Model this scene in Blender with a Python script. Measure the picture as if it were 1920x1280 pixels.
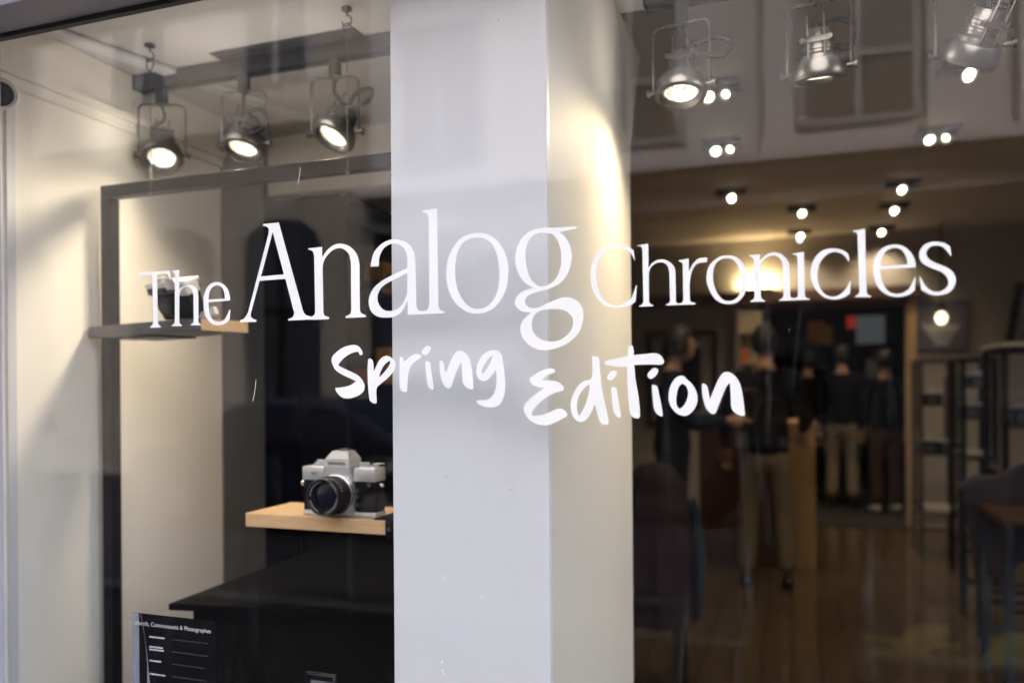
import bpy, bmesh, math, random
from mathutils import Vector, Matrix, Euler
random.seed(7)
R = math.radians
scene = bpy.context.scene
for o in list(bpy.data.objects): bpy.data.objects.remove(o)
C = scene.collection

# ------------------------------------------------------------------ camera
YAW, ROLL, FPX, HZ, EYE = 19.3, -0.4, 1487.0, 724.0, 1.38
cd = bpy.data.cameras.new("camera"); cam = bpy.data.objects.new("camera", cd); C.objects.link(cam)
cd.sensor_width = 36; cd.sensor_fit = 'HORIZONTAL'; cd.lens = FPX/1920*36
cd.shift_y = (HZ-640)/1920
cd.clip_start = 0.01; cd.clip_end = 300
CM = Matrix.Rotation(R(YAW),4,'Z') @ Matrix.Rotation(R(90),4,'X') @ Matrix.Rotation(R(ROLL),4,'Z')
cam.matrix_world = Matrix.Translation((0,0,EYE)) @ CM
cd.dof.use_dof = True; cd.dof.focus_distance = 1.09; cd.dof.aperture_fstop = 2.4; cd.dof.aperture_blades = 0
scene.camera = cam
EYEV = Vector((0,0,EYE))
def ray(u, v): return CM.to_3x3() @ Vector(((u-960)/FPX, (HZ-v)/FPX, -1))
def P(u, v, y): r = ray(u,v); return EYEV + r*(y/r.y)
def PZ(u, v, z): r = ray(u,v); return EYEV + r*((z-EYE)/r.z)
def PX(u, v, x): r = ray(u,v); return EYEV + r*(x/r.x)

# ------------------------------------------------------------------ world, sun, exposure
w = bpy.data.worlds.new("World"); scene.world = w; w.use_nodes = True
nt = w.node_tree; nt.nodes.clear()
sky = nt.nodes.new('ShaderNodeTexSky'); sky.sky_type = 'NISHITA'; sky.sun_disc = False
SUN_EL, SUN_AZ = 52, 20
sky.sun_elevation = R(SUN_EL); sky.sun_rotation = R(SUN_AZ); sky.air_density = 1.2; sky.dust_density = 3.0
bg = nt.nodes.new('ShaderNodeBackground'); bg.inputs['Strength'].default_value = 0.15
wo = nt.nodes.new('ShaderNodeOutputWorld')
bw = nt.nodes.new('ShaderNodeRGBToBW'); nt.links.new(sky.outputs[0], bw.inputs[0])
cl = nt.nodes.new('ShaderNodeTexNoise'); cl.inputs['Scale'].default_value = 2.5; cl.inputs['Detail'].default_value = 6
tcw = nt.nodes.new('ShaderNodeTexCoord'); nt.links.new(tcw.outputs['Generated'], cl.inputs[0])
cm = nt.nodes.new('ShaderNodeMapRange'); cm.inputs[1].default_value=.35; cm.inputs[2].default_value=.65; cm.inputs[3].default_value=.4; cm.inputs[4].default_value=.85; nt.links.new(cl.outputs[0], cm.inputs[0])
mxw = nt.nodes.new('ShaderNodeMix'); mxw.data_type='RGBA'; nt.links.new(cm.outputs[0], mxw.inputs[0]); nt.links.new(sky.outputs[0], mxw.inputs[6])
gc = nt.nodes.new('ShaderNodeMix'); gc.data_type='RGBA'; gc.blend_type='MULTIPLY'; gc.inputs[0].default_value=1; nt.links.new(bw.outputs[0], gc.inputs[6]); gc.inputs[7].default_value=(1.12,1.08,1.10,1)
nt.links.new(gc.outputs[2], mxw.inputs[7]); nt.links.new(mxw.outputs[2], bg.inputs[0]); nt.links.new(bg.outputs[0], wo.inputs[0])
sl = bpy.data.lights.new("sun", 'SUN'); sl.energy = 1.0; sl.angle = R(12); sl.color = (1.0, .95, .88)
so = bpy.data.objects.new("sun", sl); C.objects.link(so)
sdir = Vector((math.sin(R(SUN_AZ))*math.cos(R(SUN_EL)), math.cos(R(SUN_AZ))*math.cos(R(SUN_EL)), math.sin(R(SUN_EL))))
so.rotation_euler = sdir.to_track_quat('Z','Y').to_euler()
so.location = (0, 5, 30)
scene.view_settings.view_transform = 'Standard'; scene.view_settings.look = 'None'
scene.view_settings.exposure = 3.9; scene.view_settings.gamma = 1
scene.render.engine = 'CYCLES'
scene.cycles.max_bounces = 10; scene.cycles.transparent_max_bounces = 16
scene.cycles.sample_clamp_indirect = 6

# ------------------------------------------------------------------ materials
MATS = {}
def mat(name, col, rough=.6, metal=0, var=.12, scale=8, bump=0, bscale=60, spec=.5, stretch=(1,1,1), emit=None, es=0, coat=0):
    if name in MATS: return MATS[name]
    m = bpy.data.materials.new(name); m.use_nodes = True; MATS[name] = m
    n = m.node_tree.nodes; l = m.node_tree.links; b = n['Principled BSDF']
    b.inputs['Roughness'].default_value = rough; b.inputs['Metallic'].default_value = metal
    b.inputs['Specular IOR Level'].default_value = spec; b.inputs['Coat Weight'].default_value = coat
    tc = n.new('ShaderNodeTexCoord'); mp = n.new('ShaderNodeMapping'); mp.inputs['Scale'].default_value = stretch
    l.new(tc.outputs['Object'], mp.inputs[0])
    nz = n.new('ShaderNodeTexNoise'); nz.inputs['Scale'].default_value = scale; nz.inputs['Detail'].default_value = 5
    l.new(mp.outputs[0], nz.inputs[0])
    mx = n.new('ShaderNodeMix'); mx.data_type = 'RGBA'
    mx.inputs[6].default_value = tuple(max(0,c*(1-var)) for c in col)+(1,)
    mx.inputs[7].default_value = tuple(min(1,c*(1+var)) for c in col)+(1,)
    l.new(nz.outputs[0], mx.inputs[0]); l.new(mx.outputs[2], b.inputs['Base Color'])
    if bump:
        n2 = n.new('ShaderNodeTexNoise'); n2.inputs['Scale'].default_value = bscale; n2.inputs['Detail'].default_value = 4
        l.new(mp.outputs[0], n2.inputs[0])
        bp = n.new('ShaderNodeBump'); bp.inputs['Strength'].default_value = bump; bp.inputs['Distance'].default_value = .004
        l.new(n2.outputs[0], bp.inputs['Height']); l.new(bp.outputs[0], b.inputs['Normal'])
    if emit:
        b.inputs['Emission Color'].default_value = emit+(1,); b.inputs['Emission Strength'].default_value = es
    return m

def wood(name, c1, c2, rough=.35, scale=(2,14,14), coat=0):
    if name in MATS: return MATS[name]
    m = bpy.data.materials.new(name); m.use_nodes = True; MATS[name] = m
    n = m.node_tree.nodes; l = m.node_tree.links; b = n['Principled BSDF']
    b.inputs['Roughness'].default_value = rough; b.inputs['Coat Weight'].default_value = coat; b.inputs['Coat Roughness'].default_value=.12
    tc = n.new('ShaderNodeTexCoord'); mp = n.new('ShaderNodeMapping'); mp.inputs['Scale'].default_value = scale
    l.new(tc.outputs['Object'], mp.inputs[0])
    nz = n.new('ShaderNodeTexNoise'); nz.inputs['Scale'].default_value = 6; nz.inputs['Detail'].default_value = 8; nz.inputs['Distortion'].default_value = 1.2
    l.new(mp.outputs[0], nz.inputs[0])
    cr = n.new('ShaderNodeValToRGB'); cr.color_ramp.elements[0].position = .35; cr.color_ramp.elements[1].position = .68
    cr.color_ramp.elements[0].color = c1+(1,); cr.color_ramp.elements[1].color = c2+(1,)
    l.new(nz.outputs[0], cr.inputs[0]); l.new(cr.outputs[0], b.inputs['Base Color'])
    return m

def glass_mat():
    m = bpy.data.materials.new('window_glass'); m.use_nodes = True; MATS['window_glass'] = m
    n = m.node_tree.nodes; l = m.node_tree.links; n.clear()
    out = n.new('ShaderNodeOutputMaterial'); tr = n.new('ShaderNodeBsdfTransparent'); tr.inputs[0].default_value = (.985,.99,.985,1)
    gl = n.new('ShaderNodeBsdfGlossy'); gl.inputs['Roughness'].default_value = 0.0; gl.inputs[0].default_value = (1,1,1,1)
    fr = n.new('ShaderNodeFresnel'); fr.inputs[0].default_value = 1.5
    # straight-through pane: both faces use the air-to-glass index (no bending inside, so no total reflection)
    ge = n.new('ShaderNodeNewGeometry'); ir = n.new('ShaderNodeMapRange'); ir.inputs[3].default_value = 1.30; ir.inputs[4].default_value = 1/1.30
    l.new(ge.outputs['Backfacing'], ir.inputs[0]); l.new(ir.outputs[0], fr.inputs[0])
    mx = n.new('ShaderNodeMixShader'); l.new(fr.outputs[0], mx.inputs[0]); l.new(tr.outputs[0], mx.inputs[1]); l.new(gl.outputs[0], mx.inputs[2])
    # dust film: faint vertical smears and specks that sit on the pane
    tc = n.new('ShaderNodeTexCoord')
    mp = n.new('ShaderNodeMapping'); mp.inputs['Scale'].default_value = (26,1,2.2); l.new(tc.outputs['Object'], mp.inputs[0])
    s1 = n.new('ShaderNodeTexNoise'); s1.inputs['Scale'].default_value = 1.6; s1.inputs['Detail'].default_value = 6; s1.inputs['Distortion'].default_value = 1.5; l.new(mp.outputs[0], s1.inputs[0])
    r1 = n.new('ShaderNodeMapRange'); r1.inputs[1].default_value = .60; r1.inputs[2].default_value = .85; r1.inputs[3].default_value = 0.0003; r1.inputs[4].default_value = .02; l.new(s1.outputs[0], r1.inputs[0])
    vo = n.new('ShaderNodeTexVoronoi'); vo.inputs['Scale'].default_value = 24; l.new(tc.outputs['Object'], vo.inputs[0])
    sv = n.new('ShaderNodeSeparateColor'); l.new(vo.outputs['Color'], sv.inputs[0])
    rr = n.new('ShaderNodeMath'); rr.operation = 'MULTIPLY'; l.new(sv.outputs[0], rr.inputs[0]); rr.inputs[1].default_value = .028
    lt = n.new('ShaderNodeMath'); lt.operation = 'LESS_THAN'; l.new(vo.outputs['Distance'], lt.inputs[0]); l.new(rr.outputs[0], lt.inputs[1])
    m2 = n.new('ShaderNodeMath'); m2.operation = 'MULTIPLY'; l.new(lt.outputs[0], m2.inputs[0]); m2.inputs[1].default_value = .12
    ad = n.new('ShaderNodeMath'); ad.operation = 'MAXIMUM'; l.new(m2.outputs[0], ad.inputs[0]); l.new(r1.outputs[0], ad.inputs[1])
    df = n.new('ShaderNodeBsdfDiffuse'); df.inputs[0].default_value = (.7,.72,.75,1)
    mm = n.new('ShaderNodeMixShader'); l.new(ad.outputs[0], mm.inputs[0]); l.new(mx.outputs[0], mm.inputs[1]); l.new(df.outputs[0], mm.inputs[2])
    l.new(mm.outputs[0], out.inputs[0]); return m
GLASS = glass_mat()

def clear_glass():
    m = bpy.data.materials.new('case_glass'); m.use_nodes = True; n = m.node_tree.nodes; l = m.node_tree.links; n.clear()
    out = n.new('ShaderNodeOutputMaterial'); tr = n.new('ShaderNodeBsdfTransparent'); gl = n.new('ShaderNodeBsdfGlossy'); gl.inputs['Roughness'].default_value=.02
    fr = n.new('ShaderNodeFresnel'); fr.inputs[0].default_value = 1.45
    ge = n.new('ShaderNodeNewGeometry'); ir = n.new('ShaderNodeMapRange'); ir.inputs[3].default_value = 1.45; ir.inputs[4].default_value = 1/1.45
    l.new(ge.outputs['Backfacing'], ir.inputs[0]); l.new(ir.outputs[0], fr.inputs[0])
    mx = n.new('ShaderNodeMixShader'); l.new(fr.outputs[0], mx.inputs[0]); l.new(tr.outputs[0], mx.inputs[1]); l.new(gl.outputs[0], mx.inputs[2]); l.new(mx.outputs[0], out.inputs[0]); return m
CASEG = clear_glass()

def emis(name, col, s, dots=0):
    m = bpy.data.materials.new(name); m.use_nodes = True; n = m.node_tree.nodes; l = m.node_tree.links; n.clear()
    e = n.new('ShaderNodeEmission'); e.inputs[0].default_value = col+(1,); e.inputs[1].default_value = s
    o = n.new('ShaderNodeOutputMaterial'); l.new(e.outputs[0], o.inputs[0])
    if dots:
        tc = n.new('ShaderNodeTexCoord'); v = n.new('ShaderNodeTexVoronoi'); v.inputs['Scale'].default_value = dots; l.new(tc.outputs['Object'], v.inputs[0])
        mr = n.new('ShaderNodeMapRange'); mr.inputs[1].default_value=.2; mr.inputs[2].default_value=.7; mr.inputs[3].default_value=s*1.4; mr.inputs[4].default_value=s*.35
        l.new(v.outputs['Distance'], mr.inputs[0]); l.new(mr.outputs[0], e.inputs[1])
    return m

# ------------------------------------------------------------------ mesh helpers
def bm_new(): return bmesh.new()
def bx(bm, c, s, rot=None, bev=0):
    g = bmesh.ops.create_cube(bm, size=1); vs = g['verts']
    M = Matrix.Translation(c) @ (rot.to_4x4() if rot is not None else Matrix.Identity(4)) @ Matrix.Diagonal((s[0],s[1],s[2],1))
    bmesh.ops.transform(bm, matrix=M, verts=vs)
    if bev:
        es = list({e for v in vs for e in v.link_edges})
        bmesh.ops.bevel(bm, geom=es, offset=bev, segments=2, affect='EDGES', profile=.5)
def box2(bm, a, b, bev=0):
    a = Vector(a); b = Vector(b); bx(bm, (a+b)/2, [abs(q) for q in (b-a)], bev=bev)
def cyl(bm, p, q, r, r2=None, seg=24, caps=True):
    p = Vector(p); q = Vector(q); d = q-p
    g = bmesh.ops.create_cone(bm, cap_ends=caps, segments=seg, radius1=r, radius2=r if r2 is None else r2, depth=d.length)
    M = Matrix.Translation((p+q)/2) @ d.to_track_quat('Z','Y').to_matrix().to_4x4()
    bmesh.ops.transform(bm, matrix=M, verts=g['verts'])
def sph(bm, c, r, s=(1,1,1), seg=16, rot=None):
    g = bmesh.ops.create_uvsphere(bm, u_segments=seg, v_segments=max(8,seg//2), radius=r)
    M = Matrix.Translation(c) @ (rot.to_4x4() if rot is not None else Matrix.Identity(4)) @ Matrix.Diagonal((s[0],s[1],s[2],1))
    bmesh.ops.transform(bm, matrix=M, verts=g['verts'])
def lathe(bm, prof, seg=32, M=None):
    """prof: (radius, height) along +Z, open ends closed when radius is 0"""
    rings = []
    for r, z in prof:
        if r <= 1e-6: rings.append([bm.verts.new((0,0,z))])
        else: rings.append([bm.verts.new((r*math.cos(2*math.pi*i/seg), r*math.sin(2*math.pi*i/seg), z)) for i in range(seg)])
    for a, b in zip(rings, rings[1:]):
        for i in range(seg):
            j = (i+1) % seg
            if len(a) == 1 and len(b) == 1: continue
            if len(a) == 1: bm.faces.new((a[0], b[j], b[i]))
            elif len(b) == 1: bm.faces.new((a[i], a[j], b[0]))
            else: bm.faces.new((a[i], a[j], b[j], b[i]))
    if M is not None:
        bmesh.ops.transform(bm, matrix=M, verts=[v for rg in rings for v in rg])
def smooth_pts(pts, n=8, closed=False):
    out = []; N = len(pts)
    rng = range(N) if closed else range(N-1)
    for i in rng:
        p0 = pts[(i-1)%N] if (closed or i>0) else pts[i]; p1 = pts[i]; p2 = pts[(i+1)%N]; p3 = pts[(i+2)%N] if (closed or i<N-2) else pts[i+1]
        for k in range(n):
            t = k/n
            out.append(.5*((2*p1)+(-p0+p2)*t+(2*p0-5*p1+4*p2-p3)*t*t+(-p0+3*p1-3*p2+p3)*t**3))
    if not closed: out.append(pts[-1])
    return out
def tube(bm, pts, r, seg=10, n=6, closed=False, sm=True):
    pts = [Vector(p) for p in pts]
    if sm and len(pts) > 2: pts = smooth_pts(pts, n, closed)
    N = len(pts); rings = []; up = None
    for i, p in enumerate(pts):
        a = pts[(i-1)%N] if (closed or i>0) else p; b = pts[(i+1)%N] if (closed or i<N-1) else p
        t = (b-a).normalized()
        if up is None:
            up = Vector((0,0,1)) if abs(t.z) < .9 else Vector((1,0,0))
        s = t.cross(up).normalized(); up = s.cross(t).normalized()
        rr = r[i*len(r)//N] if isinstance(r,(list,tuple)) else r
        rings.append([bm.verts.new(p + (s*math.cos(2*math.pi*k/seg)+up*math.sin(2*math.pi*k/seg))*rr) for k in range(seg)])
    pairs = list(zip(rings, rings[1:])) + ([(rings[-1], rings[0])] if closed else [])
    for a, b in pairs:
        for k in range(seg): bm.faces.new((a[k], a[(k+1)%seg], b[(k+1)%seg], b[k]))
    if not closed:
        bm.faces.new(list(reversed(rings[0]))); bm.faces.new(rings[-1])
def prism(bm, poly, z0, z1):
    a = [bm.verts.new((x,y,z0)) for x,y in poly]; b = [bm.verts.new((x,y,z1)) for x,y in poly]
    bm.faces.new(list(reversed(a))); bm.faces.new(b)
    for i in range(len(poly)):
        j = (i+1)%len(poly); bm.faces.new((a[i],a[j],b[j],b[i]))
def obj(name, bm, m, parent=None, smooth=False, M=None):
    bmesh.ops.recalc_face_normals(bm, faces=bm.faces)
    if smooth:
        for f in bm.faces: f.smooth = True
        for e in bm.edges:
            if len(e.link_faces) == 2 and e.calc_face_angle(0) > R(38): e.smooth = False
    me = bpy.data.meshes.new(name); bm.to_mesh(me); bm.free()
    if m is not None:
        for k in (m if isinstance(m,(list,tuple)) else [m]): me.materials.append(k)
    return link(name, me, parent, M)
def link(name, me, parent=None, M=None):
    o = bpy.data.objects.new(name, me); C.objects.link(o)
    if parent is not None: o.parent = parent
    if M is not None: o.matrix_local = M
    return o
def tag(o, label, cat, group=None):
    o['label'] = label; o['category'] = cat
    if group: o['group'] = group
    return o
def struct(name, bm, m, smooth=False):
    o = obj(name, bm, m, None, smooth); o['kind'] = 'structure'; return o
def thing(name, label, cat, loc=(0,0,0), rz=0, group=None):
    o = bpy.data.objects.new(name, None); C.objects.link(o); o.empty_display_size = .05
    o.location = loc; o.rotation_euler = (0,0,rz); tag(o, label, cat, group); return o
def text_mesh(body, size, ext=.0004, align='CENTER'):
    cu = bpy.data.curves.new('writing', 'FONT'); cu.body = body; cu.size = size; cu.extrude = ext; cu.align_x = align; cu.align_y = 'CENTER'
    o = bpy.data.objects.new('t', cu); C.objects.link(o)
    bpy.context.view_layer.update()
    me = bpy.data.meshes.new_from_object(o.evaluated_get(bpy.context.evaluated_depsgraph_get()))
    bpy.data.objects.remove(o); return me

# palette
M_cream = mat('cream_paint', (.84,.80,.72), .55, var=.04, bump=.15, bscale=160)
M_white = mat('pillar_paint', (.62,.625,.65), .42, var=.04, scale=1.6, bump=.03, bscale=160)
M_side  = mat('reveal_paint', (.58,.57,.54), .6, var=.03, bump=.22, bscale=330)
M_soffit= mat('soffit_paint', (.62,.61,.61), .7, var=.05, bump=.1)
M_ceil  = mat('shop_ceiling_paint', (.82,.74,.62), .8, var=.05)
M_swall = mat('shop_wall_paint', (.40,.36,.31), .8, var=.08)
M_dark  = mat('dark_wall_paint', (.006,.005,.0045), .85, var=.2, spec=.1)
M_black = mat('black_metal', (.003,.003,.004), .5, spec=.08, metal=.0, var=.2, scale=30)
M_frame = mat('frame_metal', (.004,.0045,.007), .4, spec=.15, metal=.0, var=.25, scale=40)
M_nickel= mat('brushed_nickel', (.20,.195,.20), .32, metal=.85, var=.1, scale=40)
M_dnick = mat('dark_nickel', (.12,.115,.12), .38, metal=.7, var=.15, scale=40)
M_chrome= mat('bright_chrome', (.80,.80,.78), .22, metal=1, var=.04)
M_silver= mat('satin_silver', (.66,.66,.66), .36, metal=.55, var=.04, scale=50)
M_leather=mat('black_leatherette', (.004,.004,.005), .6, var=.3, scale=200, bump=.6, bscale=900, spec=.15)
M_blackp= mat('black_plastic', (.008,.008,.010), .35, var=.2, spec=.25)
M_rub   = mat('black_rubber', (.02,.02,.022), .65, var=.1)
M_oak   = wood('pale_wood', (.66,.42,.21), (.80,.56,.32), .4, (3,22,60))
M_gwood = wood('grey_wood', (.05,.05,.055), (.09,.09,.10), .45, (3,22,60))
M_vinyl = mat('white_vinyl', (.95,.94,.93), .5, var=.0)
M_floor = None

# ------------------------------------------------------------------ the street side (seen only as reflections)
GZ = -0.12
GL0, GL1 = .944, .951     # outer and inner face of the pane
bm = bm_new(); box2(bm, (-60,-2.8,GZ-.2), (60,.93,GZ)); struct('pavement', bm, mat('pavement_stone', (.016,.0145,.0165), .95, spec=.08, var=.2, scale=2, bump=.3))
bm = bm_new(); box2(bm, (-80,-80,GZ-.4), (80,80,GZ-.13)); struct('road', bm, mat('asphalt', (.034,.031,.034), .95, spec=.1, var=.3, scale=3, bump=.4))
bm = bm_new(); box2(bm, (-60,-2.94,GZ-.3), (60,-2.803,GZ+.004)); struct('kerb', bm, mat('kerb_granite', (.07,.065,.06), .8, var=.25, scale=6))
bm = bm_new(); box2(bm, (-60,-9.0,GZ-.3), (60,-7.4,GZ-.01)); struct('far_pavement', bm, MATS['pavement_stone'])
M_yel = mat('yellow_road_paint', (.20,.18,.045), .7, var=.3)
bm = bm_new(); zz = GZ-.126
for q in [((-.05,-3.3),(2.6,-3.42)), ((-.05,-3.6),(1.0,-3.72))]:
    box2(bm, (q[0][0],q[1][1],zz-.004), (q[1][0],q[0][1],zz))
for x0 in (.55, 1.05):
    prism(bm, [(x0,-3.42),(x0+.22,-3.42),(x0+.48,-4.1),(x0+.26,-4.1)], zz-.004, zz+.002)
box2(bm, (-2.3,-3.42,zz-.004), (-1.2,-3.3,zz)); box2(bm, (-2.3,-3.8,zz-.004), (-1.2,-3.66,zz))
struct('road_marking', bm, M_yel)

M_stone = mat('cream_limestone', (.21,.185,.16), .85, var=.10, scale=1.5, bump=.3)
M_stone2= mat('pale_limestone', (.35,.325,.33), .85, var=.10, scale=1.2, bump=.3)
M_joint = mat('stone_joint', (.22,.20,.18), .9)
M_pane  = mat('facade_window_glass', (.02,.023,.03), .3, spec=.25, var=.3, scale=2)
M_paneb = mat('curtained_pane', (.07,.063,.06), .35, var=.35, scale=1.2)
M_wfr   = mat('window_frame_paint', (.20,.20,.22), .6)
# building opposite, right-hand part (x > -6.1)
def facade_b():
    b = thing('stone_building', 'pale stone building across the street with a cornice, mirrored in the right pane', 'building', (3,-9,GZ))
    L = lambda a,c: (Vector(a)-Vector((3,-9,GZ)), Vector(c)-Vector((3,-9,GZ)))
    bm = bm_new(); box2(bm, *L((-6.1,-13,GZ),(14,-9,12.5))); obj('wall', bm, M_stone2, b)
    bm = bm_new()
    box2(bm, *L((-6.1,-9,4.05),(14,-8.75,4.2))); box2(bm, *L((-6.1,-9,4.203),(14,-8.55,4.36))); box2(bm, *L((-6.1,-9,3.75),(14,-8.93,3.87)))
    obj('cornice', bm, M_stone2, b)
    for i, xc in enumerate([-4.9,-2.05,.83,3.7,6.6,9.5,12.4]):
        for z0, h in ((4.7,2.1),(7.6,2.1),(10.3,1.6)):
            bm = bm_new(); box2(bm, *L((xc-.62,-9.02,z0),(xc+.62,-8.985,z0+h))); f = obj('window', bm, M_paneb, b)
            bm = bm_new()
            for dx in (-.66,0,.66): box2(bm, *L((xc+dx-.04,-8.985,z0),(xc+dx+.04,-8.94,z0+h)))
            for dz in (0,.82,h): box2(bm, *L((xc-.7,-8.984,z0+dz-.035),(xc+.7,-8.945,z0+dz+.035)))
            obj('window_frame', bm, M_wfr, f)
        for s in (-1,1):
            bm = bm_new(); box2(bm, *L((xc+s*.95-.18,-8.99,4.37),(xc+s*.95+.18,-8.86,12.3))); obj('pilaster', bm, M_stone2, b)
    bm = bm_new(); box2(bm, *L((-6.05,-9,-.14),(13.9,-8.985,3.72))); obj('shopfront_panelling', bm, mat('dark_shopfront_paint',(.014,.013,.016),.8,spec=.1,var=.3,scale=.6), b)
    cols = [(.05,.06,.09),(.03,.028,.03),(.03,.03,.035),(.05,.05,.06),(.04,.05,.05),(.06,.055,.055),(.06,.05,.08)]
    for i, xc in enumerate([-4.9,-2.05,.83,3.7,6.6,9.5,12.4]):
        bm = bm_new(); box2(bm, *L((xc-1.1,-9.02,.5),(xc+1.1,-8.975,3.1))); f = obj('shop_window', bm, mat('shop_window_%d'%i, tuple(q*.5 for q in cols[i]), .4, spec=.12), b)
        bm = bm_new()
        for dx in (-1.14,1.14): box2(bm, *L((xc+dx-.05,-8.974,.4),(xc+dx+.05,-8.93,3.09)))
        box2(bm, *L((xc-1.19,-8.984,3.1),(xc+1.19,-8.90,3.3))); obj('window_frame', bm, MATS['dark_shopfront_paint'], f)
facade_b()
def facade_a():
    o0 = Vector((-10,-9.3,GZ)); b = thing('rusticated_building', 'cream building with stone joints and arched windows, mirrored in the left pane', 'building', o0)
    L = lambda a,c: (Vector(a)-o0, Vector(c)-o0)
    bm = bm_new(); box2(bm, *L((-26,-13,GZ),(-6.11,-9,14))); obj('wall', bm, M_stone, b)
    bm = bm_new()
    wins = [(-7.75,.72),(-9.95,.85),(-13.6,.9),(-16.4,.9),(-19.2,.9)]
    z = .5; k = 0
    while z < 7.2:
        xs = -25.9
        segs = []
        for xc, hw in sorted(wins): 
            if z < 4.15: segs.append((xs, xc-hw-.02)); xs = xc+hw+.02
        segs.append((xs,-6.13))
        for a, c in segs: box2(bm, *L((a,-9.005,z-.02),(c,-8.993,z+.02)))
        z += .42
    for xc, hw in wins:
        for j in range(-4,5):
            a = j*R(11)
            bx(bm, (Vector((xc+hw*j/4*1.15,-8.99,4.55))-o0), (.04,.02,.85), Matrix.Rotation(a*.6,3,'Y'))
    obj('stone_joint', bm, M_joint, b)
    for xc, hw in wins:
        bm = bm_new(); box2(bm, *L((xc-hw,-9.05,.8),(xc+hw,-8.975,3.7)))
        n = 14; poly = [(xc+hw*math.cos(math.pi*i/n), 3.69+.42*math.sin(math.pi*i/n)) for i in range(n+1)]
        vs0 = [bm.verts.new(Vector((x,-8.975,zq))-o0) for x,zq in poly]; bm.faces.new(vs0)
        f = obj('arched_window', bm, M_pane, b)
        bm = bm_new()
        box2(bm, *L((xc-.03,-8.974,.8),(xc+.03,-8.93,3.9))); box2(bm, *L((xc-hw,-8.974,2.6),(xc+hw,-8.935,2.66))); box2(bm, *L((xc-hw-.1,-8.974,.7),(xc+hw+.1,-8.9,.8)))
        obj('window_frame', bm, M_dark, f)
    for xc in (-7.8,-10.6,-13.6,-16.4,-19.2):
        for z0 in (6.3,9.6):
            bm = bm_new(); box2(bm, *L((xc-.6,-9.05,z0),(xc+.6,-8.98,z0+2.1))); f = obj('window', bm, M_pane, b)
            bm = bm_new()
            for dx in (-.62,0,.62): box2(bm, *L((xc+dx-.04,-8.979,z0),(xc+dx+.04,-8.93,z0+2.1)))
            obj('window_frame', bm, MATS['window_frame_paint'], f)
    bm = bm_new(); box2(bm, *L((-26,-9,5.55),(-6.11,-8.7,5.85))); obj('cornice', bm, M_stone, b)
facade_a()

# parked cars across the road
def car(x, y, col, label, rz=0):
    c = thing('parked_car', label, 'car', (x,y,GZ-.13), rz, 'cars parked along the street')
    M_p = mat('car_paint_%d'%int(col[2]*1000), tuple(q*.4 for q in col), .45, spec=.3)
    bm = bm_new()
    prof = [(-2.1,.35),(-2.12,.75),(-1.95,.95),(-1.35,1.02),(-.75,1.42),(-.3,1.5),(.6,1.48),(1.15,1.25),(1.55,1.02),(2.05,.92),(2.12,.6),(2.1,.35)]
    rows = []
    for yy, inset in ((-.86,.0),(-.80,.0),(.80,.0),(.86,.0)):
        s = .97 if abs(yy) > .83 else 1
        rows.append([bm.verts.new((px*s, yy*(1-.22*max(0,(pz-.95)/.55)), pz*s+.01)) for px,pz in prof])
    for a, b in zip(rows, rows[1:]):
        for i in range(len(prof)):
            j = (i+1)%len(prof); bm.faces.new((a[i],a[j],b[j],b[i]))
    bm.faces.new(rows[0]); bm.faces.new(rows[-1])
    obj('body', bm, M_p, c)
    for s in (-1,1):
        bm = bm_new()
        for q in ([(-1.15,1.03),(-.68,1.36),(-.05,1.43),(-.05,1.03)], [(.05,1.03),(.05,1.43),(.6,1.41),(1.25,1.05)]):
            vs = [bm.verts.new((px, s*(.875*(1-.22*max(0,(pz-.95)/.55))+.004), pz)) for px,pz in q]; bm.faces.new(vs)
        obj('side_window', bm, M_pane, c)
    for wx in (-1.3,1.3):
        for s in (-1,1):
            bm = bm_new(); cyl(bm, (wx,s*.66,.32),(wx,s*.89,.32),.32,seg=28); wobj = obj('wheel', bm, M_rub, c)
            bm = bm_new(); cyl(bm, (wx,s*.885,.32),(wx,s*.9,.32),.2,seg=20); obj('rim', bm, M_silver, wobj)
    for s in (-1,1):
        bm = bm_new(); sph(bm, (-2.06,s*.62,.72),.13,(.4,1,.7)); obj('headlight', bm, M_chrome, c)
car(-5.4,-6.4,(.03,.05,.11),'dark blue car parked across the street, mirrored in the left pane')
car(3.4,-6.4,(.05,.05,.06),'dark grey car parked across the street, mirrored in the right pane')

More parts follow.
